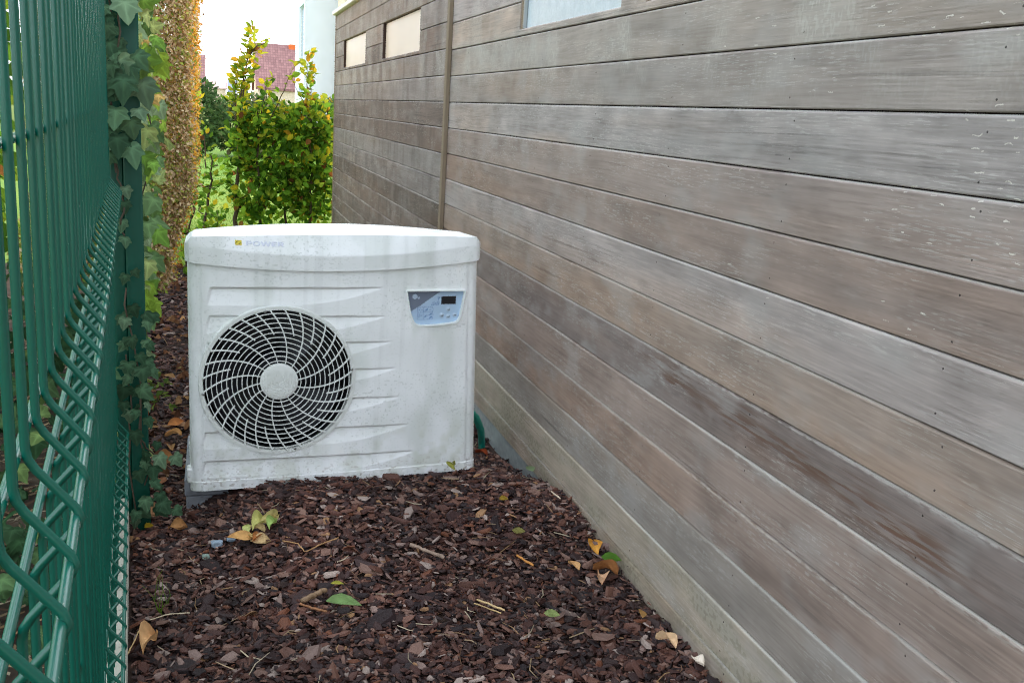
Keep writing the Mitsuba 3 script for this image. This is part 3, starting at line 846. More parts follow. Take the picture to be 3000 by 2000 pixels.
c2 = trimesh.creation.cylinder(0.0030, 0.0010, sections=20).apply_transform(np.array([[1, 0, 0, 0.6155], [0, 0, 1, 0.0050], [0, -1, 0, 0.5235], [0, 0, 0, 1.0]]))
obj('indicator', U([c_, c2]), 'button_material', pan)
pr = []
for (x0, z0, x1, z1, w) in ((0.6135, 0.4965, 0.6575, 0.4965, 0.0007), (0.6135, 0.4820, 0.6575, 0.4820, 0.0007), (0.6135, 0.4615, 0.6575, 0.4615, 0.0007), (0.6135, 0.4615, 0.6135, 0.4965, 0.0007), (0.6310, 0.4615, 0.6310, 0.4965, 0.0007), (0.6575, 0.4615, 0.6575, 0.4965, 0.0007),
                            (0.6160, 0.4890, 0.6200, 0.4890, 0.0020), (0.6225, 0.4890, 0.6285, 0.4890, 0.0014), (0.6350, 0.4860, 0.6420, 0.4915, 0.0034), (0.6460, 0.4895, 0.6530, 0.4895, 0.0012), (0.6175, 0.4690, 0.6175, 0.4770, 0.0024), (0.6210, 0.4730, 0.6270, 0.4730, 0.0012),
                            (0.6335, 0.4680, 0.6400, 0.4735, 0.0030), (0.6420, 0.4725, 0.6450, 0.4725, 0.0012), (0.6470, 0.4735, 0.6540, 0.4785, 0.0030), (0.6475, 0.4645, 0.6545, 0.4700, 0.0032),
                            (0.6560, 0.5095, 0.6760, 0.5095, 0.0019), (0.6520, 0.5040, 0.6750, 0.5040, 0.0019), (0.6715, 0.5140, 0.6750, 0.5175, 0.0018), (0.6715, 0.5190, 0.6755, 0.5230, 0.0018), (0.6695, 0.5245, 0.6755, 0.5245, 0.0018)):
    pr.append(bar(x0, z0, x1, z1, w, 0.0051, 0.0007))
obj('printed_symbols', U(pr), 'print_blue_material', pan)
obj('side_clip', U(box(-0.0165, 0.012, 0.012, 0.05, 0.020, 0.062, 0.004)), 'plastic_material', pump, smooth=30)
obj('side_clip', U(box(0.785, 0.8085, 0.06, 0.10, 0.020, 0.072, 0.004)), 'plastic_material', pump, smooth=30)

# blocks, hose
bk = box(-0.088, 0.03, 2.60, 2.98, 0.012, 0.060, 0.003)
tag(obj('concrete_block', bk, 'block_material'), 'upper grey concrete block under the left end of the heat pump', 'block', 'grey blocks under the heat pump')
bk = box(-0.084, 0.03, 2.603, 2.98, -0.08, 0.009, 0.003)
tag(obj('concrete_block', bk, 'block_material'), 'lower grey concrete block half sunk in the bark at the left of the heat pump', 'block', 'grey blocks under the heat pump')
hp = np.array([[0.915, 3.12, -0.12], [0.905, 3.10, -0.045], [0.882, 3.04, 0.02], [0.845, 2.98, 0.085], [0.80, 2.93, 0.135], [0.74, 2.90, 0.15]])
tt = np.linspace(0, 5, 26)
hp = np.stack([np.interp(tt, range(6), hp[:, k]) for k in range(3)], 1)
tag(obj('garden_hose', tube(hp, 0.0125, 12), 'hose_material', smooth=60), 'bright green hose coming out behind the right side of the heat pump', 'hose')

# ------------------------------------------------------------------ leaves
def leaf_template(kind):
    """vertices with x across, y from stalk to tip (length 1), z up; faces; a brightness per vertex"""
    if kind == 'beech':
        ys_ = np.array([0.0, 0.18, 0.42, 0.68, 0.88, 1.0])
        ws_ = np.array([0.02, 0.22, 0.31, 0.25, 0.11, 0.0])
        v, b = [], []
        for y, w in zip(ys_, ws_):
            v += [[-w, y, 0.28 * w - 0.12 * y * y], [0, y, -0.12 * y * y], [w, y, 0.28 * w - 0.12 * y * y]]
            b += [0.95, 1.1, 0.95]
        f = []
        for i in range(5):
            o = i * 3
            f += [[o, o + 1, o + 4], [o, o + 4, o + 3], [o + 1, o + 2, o + 5], [o + 1, o + 5, o + 4]]
        return np.array(v), np.array(f), np.array(b)
    if kind == 'small':
        v = np.array([[0, 0, 0], [-0.28, 0.45, 0.10], [0, 0.5, 0.0], [0.28, 0.45, 0.10], [0, 1, -0.10]])
        return v, np.array([[0, 2, 1], [0, 3, 2], [1, 2, 4], [2, 3, 4]]), np.array([0.9, 0.95, 1.1, 0.95, 0.9])
    if kind == 'curl':                           # dead leaf, rolled along its length
        ys_ = np.linspace(0, 1, 7)
        ws_ = np.array([0.03, 0.25, 0.36, 0.37, 0.30, 0.17, 0.01])
        v, b = [], []
        for y, w in zip(ys_, ws_):
            for q in (-1, -0.5, 0, 0.5, 1):
                v.append([w * math.sin(q * 1.25) * 0.85, y, w * (1 - math.cos(q * 1.5)) * 0.8 + 0.10 * math.sin(5 * y + q * 2)])
                b.append(1.12 - 0.2 * abs(q) if q else 1.2)
        f = []
        for i in range(6):
            for j in range(4):
                o = i * 5 + j
                f += [[o, o + 1, o + 6], [o, o + 6, o + 5]]
        return np.array(v), np.array(f), np.array(b)
    if kind == 'ivy':                            # five pointed lobes, folded a little at the veins
        pts = [(0.0, -0.02), (-0.16, -0.12), (-0.32, -0.10), (-0.46, 0.05), (-0.41, 0.18), (-0.52, 0.32), (-0.55, 0.43), (-0.41, 0.46), (-0.30, 0.51), (-0.25, 0.66), (-0.12, 0.86), (0.0, 1.0)]
        pts = pts + [(-x, y) for x, y in pts[-2:0:-1]]
        tips = {3, 6, 11, 16, 19}
        out = np.array([[x, y, (-0.22 * (y - 0.2) ** 2 - 0.30 * x * x) + (0.0 if i in tips else 0.045)] for i, (x, y) in enumerate(pts)])
        ctr = np.array([[0, 0.12, 0.0]])
        mid = out * 0.55 + ctr * 0.45 + [0, 0, 0.022]
        n_ = len(out)
        v = np.vstack([out, mid, ctr])
        b = np.concatenate([[1.12 if i in tips else 0.92 for i in range(n_)], [1.32 if i in tips else 0.88 for i in range(n_)], [1.7]])
        f = []
        for i in range(n_):
            j = (i + 1) % n_
            f += [[i, j, n_ + j], [i, n_ + j, n_ + i], [n_ + i, n_ + j, 2 * n_]]
        return v, np.array(f), b
    raise KeyError(kind)


TPL = {k: leaf_template(k) for k in ('beech', 'small', 'curl', 'ivy')}


def leaf_arrays(kind, pos, tipdir, nrm, size, col, wid=None, curl=1.0):
    """all leaves as (n, k, 3) vertices, faces of one, (n, k, 3) colours"""
    tv, tf, tb = TPL[kind]
    pos, tipdir, nrm = (np.asarray(a, float) for a in (pos, tipdir, nrm))
    y = tipdir / np.linalg.norm(tipdir, axis=1, keepdims=True)
    z = nrm - y * (nrm * y).sum(1, keepdims=True)
    z /= np.linalg.norm(z, axis=1, keepdims=True) + 1e-9
    x = np.cross(y, z)
    size = np.asarray(size, float)[:, None, None]
    w = np.ones(len(pos)) if wid is None else wid
    bend = rng.normal(1, 0.5, len(pos))[:, None, None] * curl
    V = pos[:, None] + size * (tv[None, :, :1] * w[:, None, None] * x[:, None] + tv[None, :, 1:2] * y[:, None] + tv[None, :, 2:] * bend * z[:, None])
    C = np.asarray(col)[:, None] * tb[None, :, None]
    return V, tf, C


def foliage(parent, kind, pos, tipdir, nrm, size, col, bsdf='leaf_material', part='leaf', rest='foliage', most=300, wid=None):
    """the leaves that show largest become parts, the others one part"""
    V, f, C = leaf_arrays(kind, pos, tipdir, nrm, size, col, wid)
    n = len(V)
    rank = np.argsort(-np.asarray(size) / np.linalg.norm(np.asarray(pos) - eye, axis=1))
    for i in rank[:most]:
        obj(part, trimesh.Trimesh(V[i], f, process=False), bsdf, parent, smooth=True, color=C[i])
    r = rank[most:]
    if len(r):
        k = V.shape[1]
        F = f[None] + (np.arange(len(r)) * k)[:, None, None]
        obj(rest, trimesh.Trimesh(V[r].reshape(-1, 3), F.reshape(-1, 3), process=False), bsdf, parent, smooth=True, color=C[r].reshape(-1, 3), kind='stuff')


def unit(v):
    return v / (np.linalg.norm(v, axis=-1, keepdims=True) + 1e-9)


def pick(pal, w, n, jit=0.18):
    pal = np.array([lin(*c) for c in pal])
    return pal[rng.choice(len(pal), n, p=np.array(w) / sum(w))] * (1 + rng.normal(0, jit, (n, 1)).clip(-0.6, 0.8))


GREEN = [(92, 134, 48), (114, 158, 54), (138, 176, 60), (160, 190, 70), (72, 110, 42)]
GOLD = [(200, 190, 56), (204, 160, 54), (182, 190, 66), (158, 176, 58)]
BROWN = [(140, 96, 58), (112, 74, 48), (164, 118, 70)]


def wander(p0, p1, n=12, amp=0.03):
    t = np.linspace(0, 1, n)[:, None]
    p = np.array(p0) * (1 - t) + np.array(p1) * t
    w = np.cumsum(rng.normal(0, amp / 2, (n, 3)), 0) * [1, 1, 0.3]
    w -= t * w[-1] + (1 - t) * w[0]
    return p + w


# ---- young beech plants at the end of the path
def beech(x, y, top, label, halfw, nleaf, shoot=None, thick=0.012, bare=0.18, dens=0.55, group='young beech plants at the end of the path', lsize=0.066, yellow=0.22, fill=0):
    t = thing('beech_plant', label, 'beech plant', group)
    stem = wander((x, y, -0.12), (x + rng.normal(0, 0.02), y, top), 14, 0.025)
    obj('trunk', tube(stem, np.linspace(thick, thick * 0.35, 14), 7), 'bark_material', t, smooth=60)
    pos, tip = [], []
    nb = int(18 + 22 * halfw)
    for k in range(nb):
        a = rng.uniform(bare, 0.98)
        p0 = stem[int(a * 13)]
        ang = rng.uniform(0, 2 * np.pi)
        ln = halfw * rng.uniform(0.5, 1.25) * (1.0 if a < 0.75 else 0.75)
        d = np.array([math.cos(ang), 0.75 * math.sin(ang), rng.uniform(0.15, 0.85)])
        br = wander(p0, p0 + unit(d) * ln, 7, 0.03)
        if k < 14:
            obj('branch', tube(br, np.linspace(thick * 0.4, 0.0012, 7), 5), 'bark_material', t, smooth=60)
        m = max(3, nleaf // nb)
        s = rng.uniform(0.12, 1.02, m)
        q = np.stack([np.interp(s, np.linspace(0, 1, 7), br[:, i]) for i in range(3)], 1) + rng.normal(0, 0.022, (m, 3))
        pos.append(q)
        tip.append(unit(d)[None] * 0.5 + rng.normal(0, 0.6, (m, 3)))
    if shoot:
        for (sx, sz0, sx1, sz1, m) in shoot:
            br = wander((x + sx, y, sz0), (x + sx1, y + rng.normal(0, 0.03), sz1), 10, 0.02)
            obj('shoot', tube(br, np.linspace(thick * 0.4, 0.0013, 10), 5), 'bark_material', t, smooth=60)
            s = rng.uniform(0.1, 1.0, m)
            q = np.stack([np.interp(s, np.linspace(0, 1, 10), br[:, i]) for i in range(3)], 1)
            side = rng.normal(0, 1, (m, 3)) * [1, 1, 0.4]
            pos.append(q + unit(side) * rng.uniform(0.01, 0.075, (m, 1)) * (1.25 - s)[:, None])
            tip.append(unit(side) + [0, 0, 0.5])
    if fill:
        q = np.stack([x + rng.uniform(-1, 1, fill) * halfw * 0.85, y + rng.normal(0, 0.09, fill), 0.02 + rng.uniform(0, 1, fill) ** 0.85 * (top + 0.02)], 1)
        q = q[meshkit.fbm(q * [6, 3, 6], 2, int(x * 100) + 50) > 0.36]
        pos.append(q)
        tip.append(rng.normal(0, 0.7, (len(q), 3)) + [0, -0.3, -0.1])
    pos, tip = np.vstack(pos), np.vstack(tip)
    n_ = len(pos)
    nrm = rng.normal(0, 0.6, (n_, 3)) + [0, -0.55, 0.6]
    high = sst(0.75, 1.35, pos[:, 2])[:, None]
    out = sst(0.6, 1.0, np.abs(pos[:, 0] - x) / max(halfw, 0.05))[:, None]
    g, au, br_ = pick(GREEN, (4, 4, 3, 2, 3), n_), pick(GOLD, (3, 0.8, 3, 4), n_), pick(BROWN, (2, 2, 1), n_)
    r = rng.uniform(0, 1, (n_, 1))
    col = np.where(r < yellow * 0.45 + 0.66 * high + 0.10 * out, au, g)
    col = np.where((r > 0.965), br_, col)
    foliage(t, 'beech', pos, tip, nrm, rng.uniform(0.75, 1.2, n_) * lsize, col, wid=rng.uniform(0.85, 1.15, n_))
    return t


beech(0.175, 8.62, 1.05, 'tall beech plant with a straight bare shoot left of the dense group', 0.13, 300, [(0.0, 0.85, 0.02, 1.42, 90), (0.03, 1.10, 0.13, 1.70, 80), (0.02, 1.0, 0.10, 1.50, 50), (0.08, 1.45, 0.26, 1.60, 18)], thick=0.022, yellow=0.30, fill=60)
beech(0.375, 8.62, 1.02, 'dense green beech plant second from the left of the group', 0.24, 560, [(0.03, 0.9, 0.11, 1.30, 24), (0.06, 0.9, 0.30, 1.42, 16), (0.0, 0.9, 0.05, 1.25, 20)], thick=0.016, yellow=0.12, fill=480)
beech(0.590, 8.66, 1.04, 'dense green beech plant in the middle of the group', 0.24, 600, None, thick=0.013, yellow=0.10, fill=480)
beech(0.790, 8.60, 1.06, 'beech plant with a tall yellow leading shoot near the timber wall', 0.22, 520, [(0.0, 0.9, -0.02, 1.53, 84), (0.03, 0.9, -0.16, 1.30, 18), (0.0, 0.95, 0.04, 1.35, 30)], thick=0.014, yellow=0.16, fill=430)
beech(0.945, 8.75, 1.12, 'yellowing beech plant right at the corner of the timber wall', 0.10, 260, None, thick=0.010, yellow=0.62, fill=160)
beech(-0.075, 8.55, 0.62, 'thin half bare beech sapling left of the dense group', 0.10, 90, [(0.0, 0.5, -0.08, 1.10, 36)], thick=0.016, yellow=0.5)
beech(-0.205, 6.45, 0.52, 'small beech sapling close behind the left corner of the heat pump', 0.10, 90, [(0.0, 0.3, 0.05, 0.62, 10)], thick=0.009, yellow=0.5, lsize=0.055)
beech(0.0, 7.5, 0.27, 'low leafy beech sapling just above the left of the pump lid', 0.13, 120, None, thick=0.007, yellow=0.45, lsize=0.055)

# ---- the tall clipped hedge of dry beech on the left
dh = thing('dry_hedge', 'tall clipped hedge full of dry brown and orange leaves on the left beyond the ivy', 'hedge')
for k in range(9):
    y = 5.35 + 0.42 * k + rng.normal(0, 0.06)
    x = -0.33 - 0.008 * k + rng.normal(0, 0.05) - (0.0 if k % 2 else 0.12)
    obj('trunk', tube(wander((x, y, -0.1), (x - 0.05, y, 1.9), 12, 0.04), np.linspace(0.026, 0.010, 12), 7), 'bark_material', dh, smooth=60)
for k in range(26):
    y = rng.uniform(5.3, 8.0)
    p0 = np.array([-0.36 + rng.normal(0, 0.05), y, rng.uniform(0.35, 1.8)])
    obj('branch', tube(wander(p0, p0 + [rng.uniform(-0.1, 0.25), rng.normal(0, 0.2), rng.uniform(0.05, 0.4)], 7, 0.03), np.linspace(0.006, 0.0015, 7), 5), 'bark_material', dh, smooth=60)


def hedge_face(y, z):
    """x of the right face"""
    b = 0.6 * (meshkit.fbm(np.stack([y * 1.3, z * 2.0, y * 0], -1), 3, 21) - 0.5)
    return -0.105 - 0.012 * (y - 5.2) + 0.10 * b - 0.11 * sst(0.72, 0.22, z) - 0.02


nF, nN = 60000, 52000
y1_ = 5.15 + rng.uniform(0, 1, nF) ** 1.7 * 8.0
z1_ = 0.14 + rng.uniform(0, 1, nF) * 2.4
x1_ = hedge_face(y1_, z1_) - np.abs(rng.normal(0, 0.05, nF)) + rng.normal(0, 0.02, nF) + 0.02 * (rng.uniform(0, 1, nF) < 0.12) * rng.uniform(0, 2, nF)
z2_ = 0.10 + rng.uniform(0, 1, nN) * 2.4
yy = 5.15 + np.abs(rng.normal(0, 0.11, nN)) + 0.05 * meshkit.fbm(np.stack([z2_ * 2, z2_, z2_], -1), 2, 4)
x2_ = hedge_face(yy, z2_) - rng.uniform(0, 1, nN) * 0.75
pos = np.concatenate([np.stack([x1_, y1_, z1_], 1), np.stack([x2_, yy, z2_], 1)])
n_ = len(pos)
tip = rng.normal(0, 0.7, (n_, 3)) + [0.2, -0.2, -0.5]
nrm = rng.normal(0, 0.6, (n_, 3)) + np.concatenate([np.tile([0.8, -0.2, 0.2], (nF, 1)), np.tile([0.1, -0.9, 0.25], (nN, 1))])
col = pick([(198, 196, 104), (220, 190, 146), (200, 164, 122), (232, 206, 164), (160, 126, 96), (232, 212, 176), (190, 178, 104), (150, 156, 86)], (2, 4, 4, 3, 2.5, 2.5, 1.5, 1.2), n_)
gold = pick([(242, 184, 74), (234, 160, 62), (246, 204, 106), (216, 182, 84)], (4, 3, 2, 2), n_)
col = np.where(((np.arange(n_) < nF) & (rng.uniform(0, 1, n_) < 0.82) & (pos[:, 1] > 5.3))[:, None], gold, col)
grn = pick([(150, 168, 70), (176, 184, 84), (120, 144, 60)], (3, 3, 2), n_)
left = sst(-0.22, -0.42, pos[:, 0])[:, None]
col = np.where(rng.uniform(0, 1, (n_, 1)) < 0.10 + 0.45 * left, grn, col)
foliage(dh, 'small', pos, tip, nrm, rng.uniform(0.7, 1.3, n_) * 0.0225, col, bsdf='dry_leaf_material', rest='foliage')


# ---- ivy
def ivy_leaves(t, pos, tip, nrm, size, pal, w, most=300, jit=0.14):
    foliage(t, 'ivy', pos, tip, nrm, size, pick(pal, w, len(pos), jit), bsdf='ivy_material', most=most, wid=rng.uniform(0.85, 1.1, len(pos)))


IVY = [(66, 94, 70), (80, 108, 82), (52, 76, 56), (96, 120, 94)]
IVYL = [(112, 146, 66), (140, 166, 66), (100, 126, 84), (140, 160, 122), (84, 110, 60), (160, 172, 110), (190, 156, 92)]
iv = thing('ivy_vine', 'dark green ivy with pointed lobed leaves climbing the green fence post', 'ivy')


def pp(lat, s, z):
    return fp(s, lat, z)


# leaves on the post: lateral position, distance along the fence, height, length, lean of the tip
POST_LEAVES = [(-0.020, 2.47, 1.335, 0.075, 0.25), (-0.046, 2.47, 1.365, 0.055, -0.3), (-0.016, 2.475, 1.262, 0.062, 0.15), (-0.058, 2.47, 1.300, 0.050, -0.4), (-0.055, 2.46, 1.215, 0.042, -0.2), (-0.052, 2.47, 1.175, 0.05, 0.3),
               (-0.030, 2.465, 1.135, 0.058, 0.3), (-0.052, 2.455, 1.120, 0.060, -0.2), (-0.012, 2.46, 1.125, 0.050, 0.5), (-0.022, 2.45, 1.085, 0.070, 0.0), (0.018, 2.49, 1.078, 0.072, 0.25), (-0.058, 2.46, 1.065, 0.055, -0.35), (-0.036, 2.455, 1.092, 0.05, -0.5),
               (-0.040, 2.46, 1.020, 0.056, -0.1), (-0.010, 2.46, 1.000, 0.050, 0.15), (-0.058, 2.465, 0.985, 0.05, -0.3), (-0.040, 2.455, 0.955, 0.060, 0.1), (-0.013, 2.46, 0.935, 0.062, 0.3), (-0.055, 2.47, 0.925, 0.042, -0.4), (0.006, 2.47, 1.03, 0.04, 0.7), (0.004, 2.49, 1.15, 0.05, 0.8),
               (-0.026, 2.48, 0.850, 0.032, 0.3), (-0.030, 2.48, 0.815, 0.034, 0.1), (-0.034, 2.48, 0.770, 0.034, -0.1), (-0.030, 2.48, 0.730, 0.030, 0.2),
               (-0.012, 2.47, 0.655, 0.030, 0.6), (-0.030, 2.475, 0.640, 0.036, -0.3), (-0.018, 2.47, 0.560, 0.044, 0.4), (-0.034, 2.47, 0.530, 0.040, -0.2), (-0.022, 2.47, 0.480, 0.046, 0.2), (-0.030, 2.465, 0.415, 0.050, -0.1), (0.002, 2.46, 0.400, 0.054, 0.1), (0.022, 2.48, 0.395, 0.042, 0.7),
               (-0.038, 2.46, 0.350, 0.058, -0.3), (-0.004, 2.46, 0.345, 0.060, 0.9), (-0.030, 2.47, 0.290, 0.045, 0.0), (0.010, 2.47, 0.270, 0.04, 0.5), (-0.020, 2.46, 0.235, 0.05, 0.2), (0.006, 2.455, 0.180, 0.056, -0.2), (0.034, 2.46, 0.165, 0.056, 0.5), (0.072, 2.47, 0.160, 0.050, 0.7),
               (-0.014, 2.46, 0.130, 0.045, 0.3), (0.02, 2.46, 0.105, 0.04, 0.8), (0.0, 2.45, 0.055, 0.05, 0.2), (0.04, 2.44, 0.045, 0.055, 0.6), (-0.02, 2.44, 0.03, 0.04, -0.4), (0.07, 2.44, 0.03, 0.04, 0.9), (-0.005, 2.46, 0.44, 0.04, 0.5), (-0.028, 2.46, 0.385, 0.04, -0.6), (0.010, 2.465, 0.315, 0.034, 0.4), (-0.015, 2.45, 0.30, 0.035, -0.2)]
A = np.array(POST_LEAVES)
A[A[:, 2] < 0.7, 3] *= 0.80
m_ = 66
z_ = np.where(np.arange(m_) < 26, rng.uniform(0.0, 0.62, m_), rng.uniform(0.93, 1.5, m_))
A = np.vstack([A, np.stack([np.where(z_ < 0.7, rng.uniform(-0.052, 0.03, m_) + 0.03 * (z_ < 0.2), rng.uniform(-0.06, -0.02, m_)), 2.49 + rng.uniform(-0.03, 0.02, m_), z_, rng.uniform(0.020, 0.042, m_), rng.normal(0.1, 0.6, m_)], 1)])
p_ = np.array([pp(a[0], a[1], a[2] + a[3] * 0.55) for a in A])
n_ = len(A)
tip = np.stack([A[:, 4], rng.normal(-0.35, 0.25, n_), -1 + 0 * A[:, 4]], 1)
nrm = np.stack([rng.normal(0.1, 0.3, n_), -1 + rng.normal(0, 0.15, n_), rng.normal(0.55, 0.25, n_)], 1)
ivy_leaves(iv, p_, tip, nrm, A[:, 3], IVY, (4, 4, 3, 2))
for z0_, z1_, l0_, l1_ in ((0.0, 0.45, -0.02, -0.035), (0.1, 0.62, 0.0, -0.03), (0.33, 0.12, -0.005, 0.03), (0.9, 1.6, -0.045, -0.035), (1.0, 1.42, -0.05, -0.015), (0.75, 0.95, -0.03, -0.05)):
    a_ = wander(pp(l0_, 2.485, z0_), pp(l1_, 2.49, z1_), 14, 0.012)
    obj('stem', tube(a_, 0.0022, 6), 'bark_material', iv, smooth=60)
iv2 = thing('ivy_vine', 'brighter green glossy ivy hanging between the fence post and the dry hedge', 'ivy')
n_ = 900
s_ = 2.75 + rng.uniform(0, 1, n_) ** 1.2 * 2.2
z_ = 0.32 + rng.uniform(0, 1, n_) * 1.25
z_ = np.where(rng.uniform(0, 1, n_) < 0.14, rng.uniform(0.02, 0.4, n_), z_)
bulge = 0.020 + 0.050 * sst(0.35, 0.95, z_) * (0.6 + 0.8 * meshkit.fbm(np.stack([s_ * 2, z_ * 4, s_ * 0], -1), 2, 6)) - 0.03 * sst(0.4, 0.1, z_)
l_ = -0.10 + rng.uniform(0, 1, n_) ** 0.7 * (0.10 + bulge)
p_ = np.array([pp(a, b, c) for a, b, c in zip(l_, s_, z_)])
tip = rng.normal(0, 0.5, (n_, 3)) + [0.35, -0.2, -0.6]
nrm = rng.normal(0, 0.45, (n_, 3)) + [0.45, -0.7, 0.6]
ivy_leaves(iv2, p_, tip, nrm, rng.uniform(0.034, 0.066, n_), IVYL, (3, 3, 3, 3, 2, 2, 1))
for k in range(7):
    s0_ = rng.uniform(2.8, 4.5)
    obj('stem', tube(wander(pp(-0.07, s0_, 0.0), pp(rng.uniform(-0.07, -0.02), s0_ + rng.normal(0, 0.3), rng.uniform(0.8, 1.7)), 14, 0.05), 0.0022, 6), 'bark_material', iv2, smooth=60)
iv3 = thing('ivy_vine', 'low dark ivy creeping over the earth behind the wire fence', 'ivy')
n_ = 700
s_ = 1.2 + rng.uniform(0, 1, n_) * 3.0
l_ = -0.085 - rng.uniform(0, 1, n_) ** 1.4 * 0.75
z_ = -0.01 + np.abs(rng.normal(0, 0.10, n_)) * sst(1.4, 2.2, s_) + 0.35 * rng.uniform(0, 1, n_) * sst(2.0, 2.6, s_)
p_ = np.array([pp(a, b, c) for a, b, c in zip(l_, s_, z_)])
ivy_leaves(iv3, p_, rng.normal(0, 0.6, (n_, 3)) + [0, -0.2, -0.3], rng.normal(0, 0.4, (n_, 3)) + [0.2, -0.45, 0.8], rng.uniform(0.035, 0.065, n_), [(66, 94, 66), (52, 78, 52), (84, 112, 74), (96, 118, 70)], (4, 4, 3, 1))

# ---- a broad-leaved shrub in the neighbour's garden, seen through the wires
sb = thing('garden_shrub', 'leafy green shrub in the neighbouring garden, glimpsed between the fence wires', 'shrub')
n_ = 4200
u_ = unit(rng.normal(0, 1, (n_, 3)))
r_ = rng.uniform(0.55, 1.0, (n_, 1)) ** 0.5
p_ = u_ * r_ * [0.70, 2.1, 1.25] + [-1.25, 2.6, 1.15]
p_[:, 2] = np.maximum(p_[:, 2], 0.05)
foliage(sb, 'beech', p_, u_ + rng.normal(0, 0.6, (n_, 3)), u_ * 0.5 + rng.normal(0, 0.5, (n_, 3)) + [0, 0, 0.6], rng.uniform(0.06, 0.11, n_), pick(GREEN + GOLD[2:] + BROWN[:1], (4, 4, 3, 2, 5, 1, 1, 1), n_))
for k in range(6):
    a_ = wander((-1.25 + rng.normal(0, 0.1), 2.7 + rng.normal(0, 0.3), -0.05), (-1.25 + rng.normal(0, 0.4), 2.7 + rng.normal(0, 0.7), 1.3), 10, 0.06)
    obj('branch', tube(a_, np.linspace(0.014, 0.004, 10), 6), 'bark_material', sb, smooth=60)


# ---- shrubs across the lawn
def far_shrub(x, y, w, h, label, pal, wts, n_):
    t = thing('far_shrub', label, 'shrub', 'shrubs along the far side of the lawn')
    u = unit(rng.normal(0, 1, (n_, 3)) * [1, 1, 0.9])
    lump = 0.75 + 0.5 * meshkit.fbm(u * 2.2 + x, 3, 11)
    p = u * (rng.uniform(0.5, 1, (n_, 1)) ** 0.4) * lump[:, None] * [w, w * 0.6, h * 0.52] + [x, y, h * 0.46]
    p[:, 2] = np.maximum(p[:, 2], 0.0)
    foliage(t, 'small', p, u + rng.normal(0, 0.6, (n_, 3)), u + rng.normal(0, 0.5, (n_, 3)) + [0, -0.2, 0.5], rng.uniform(0.09, 0.17, n_), pick(pal, wts, n_), most=120)
    for k in range(4):
        obj('branch', tube(wander((x + rng.normal(0, 0.1), y, -0.1), (x + rng.normal(0, w * 0.5), y, h * 0.8), 8, 0.1), np.linspace(0.03, 0.01, 8), 5), 'bark_material', t, smooth=60)


DK = [(98, 126, 80), (114, 142, 84), (84, 110, 70), (138, 150, 98), (164, 150, 116)]
far_shrub(-0.75, 19.5, 0.95, 1.55, 'dark green rounded shrub across the lawn beside the dry hedge', DK, (4, 4, 4, 1, 0.3), 3000)
far_shrub(0.85, 20.2, 0.90, 1.20, 'olive brown tinged shrub across the lawn behind the tall beech shoot', DK, (2, 3, 2, 3, 3), 2600)
far_shrub(2.3, 20.5, 0.95, 1.18, 'green shrub across the lawn below the tiled roof', DK, (3, 4, 3, 2, 1), 2200)
far_shrub(3.6, 20.0, 0.85, 1.16, 'dark shrub across the lawn in front of the white house', DK, (4, 3, 5, 1, 0.5), 2000)

# ------------------------------------------------------------------ buildings behind
wh = thing('white_house', 'tall pale blue white rendered house with a narrow side window behind the hedge', 'house')
X0 = 2.21
obj('wall', [box(X0, X0 + 7, 26.0, 28.9, -0.1, 1.36, 0.01), box(X0, X0 + 7, 26.0, 26.25, 1.3605, 3.9), box(X0 + 0.10, X0 + 7, 26.2505, 27.70, 1.3605, 3.9), box(X0, X0 + 7, 27.7005, 28.9, 1.3605, 3.9), box(X0, X0 + 7, 26.0, 28.9, 3.9005, 7.2, 0.01)], 'white_render_material', wh)
w = obj('window', box(X0 + 0.07, X0 + 0.10, 26.30, 27.65, 2.02, 3.55), 'pane_dark_material', wh)
obj('frame', [box(X0 + 0.05, X0 + 0.099, 26.2505, 26.30, 2.016, 3.599), box(X0 + 0.05, X0 + 0.099, 27.65, 27.70, 2.016, 3.599)], 'white_trim_material', w)
obj('lintel', box(X0 + 0.002, X0 + 0.099, 26.2505, 27.70, 3.60, 3.8995), 'white_render_material', wh)
obj('spandrel', box(X0 + 0.002, X0 + 0.099, 26.2505, 27.70, 1.50, 1.949), 'white_render_material', wh)
obj('sill', box(X0 - 0.06, X0 + 0.001, 26.18, 27.75, 1.95, 2.015, 0.01), 'white_trim_material', wh)
w = obj('window', box(X0 + 0.07, X0 + 0.10, 26.30, 27.65, 1.3605, 1.50), 'pane_dark_material', wh)
ch = thing('cream_house', 'cream rendered house wall showing just above the white coping of the timber wall', 'house')
obj('wall', box(2.98, 9, 24.0, 25.4, -0.1, 6.4, 0.01), 'cream_render_material', ch)
obj('parapet', box(2.95, 9.05, 23.95, 25.45, 6.4005, 6.55, 0.01), 'white_trim_material', ch)


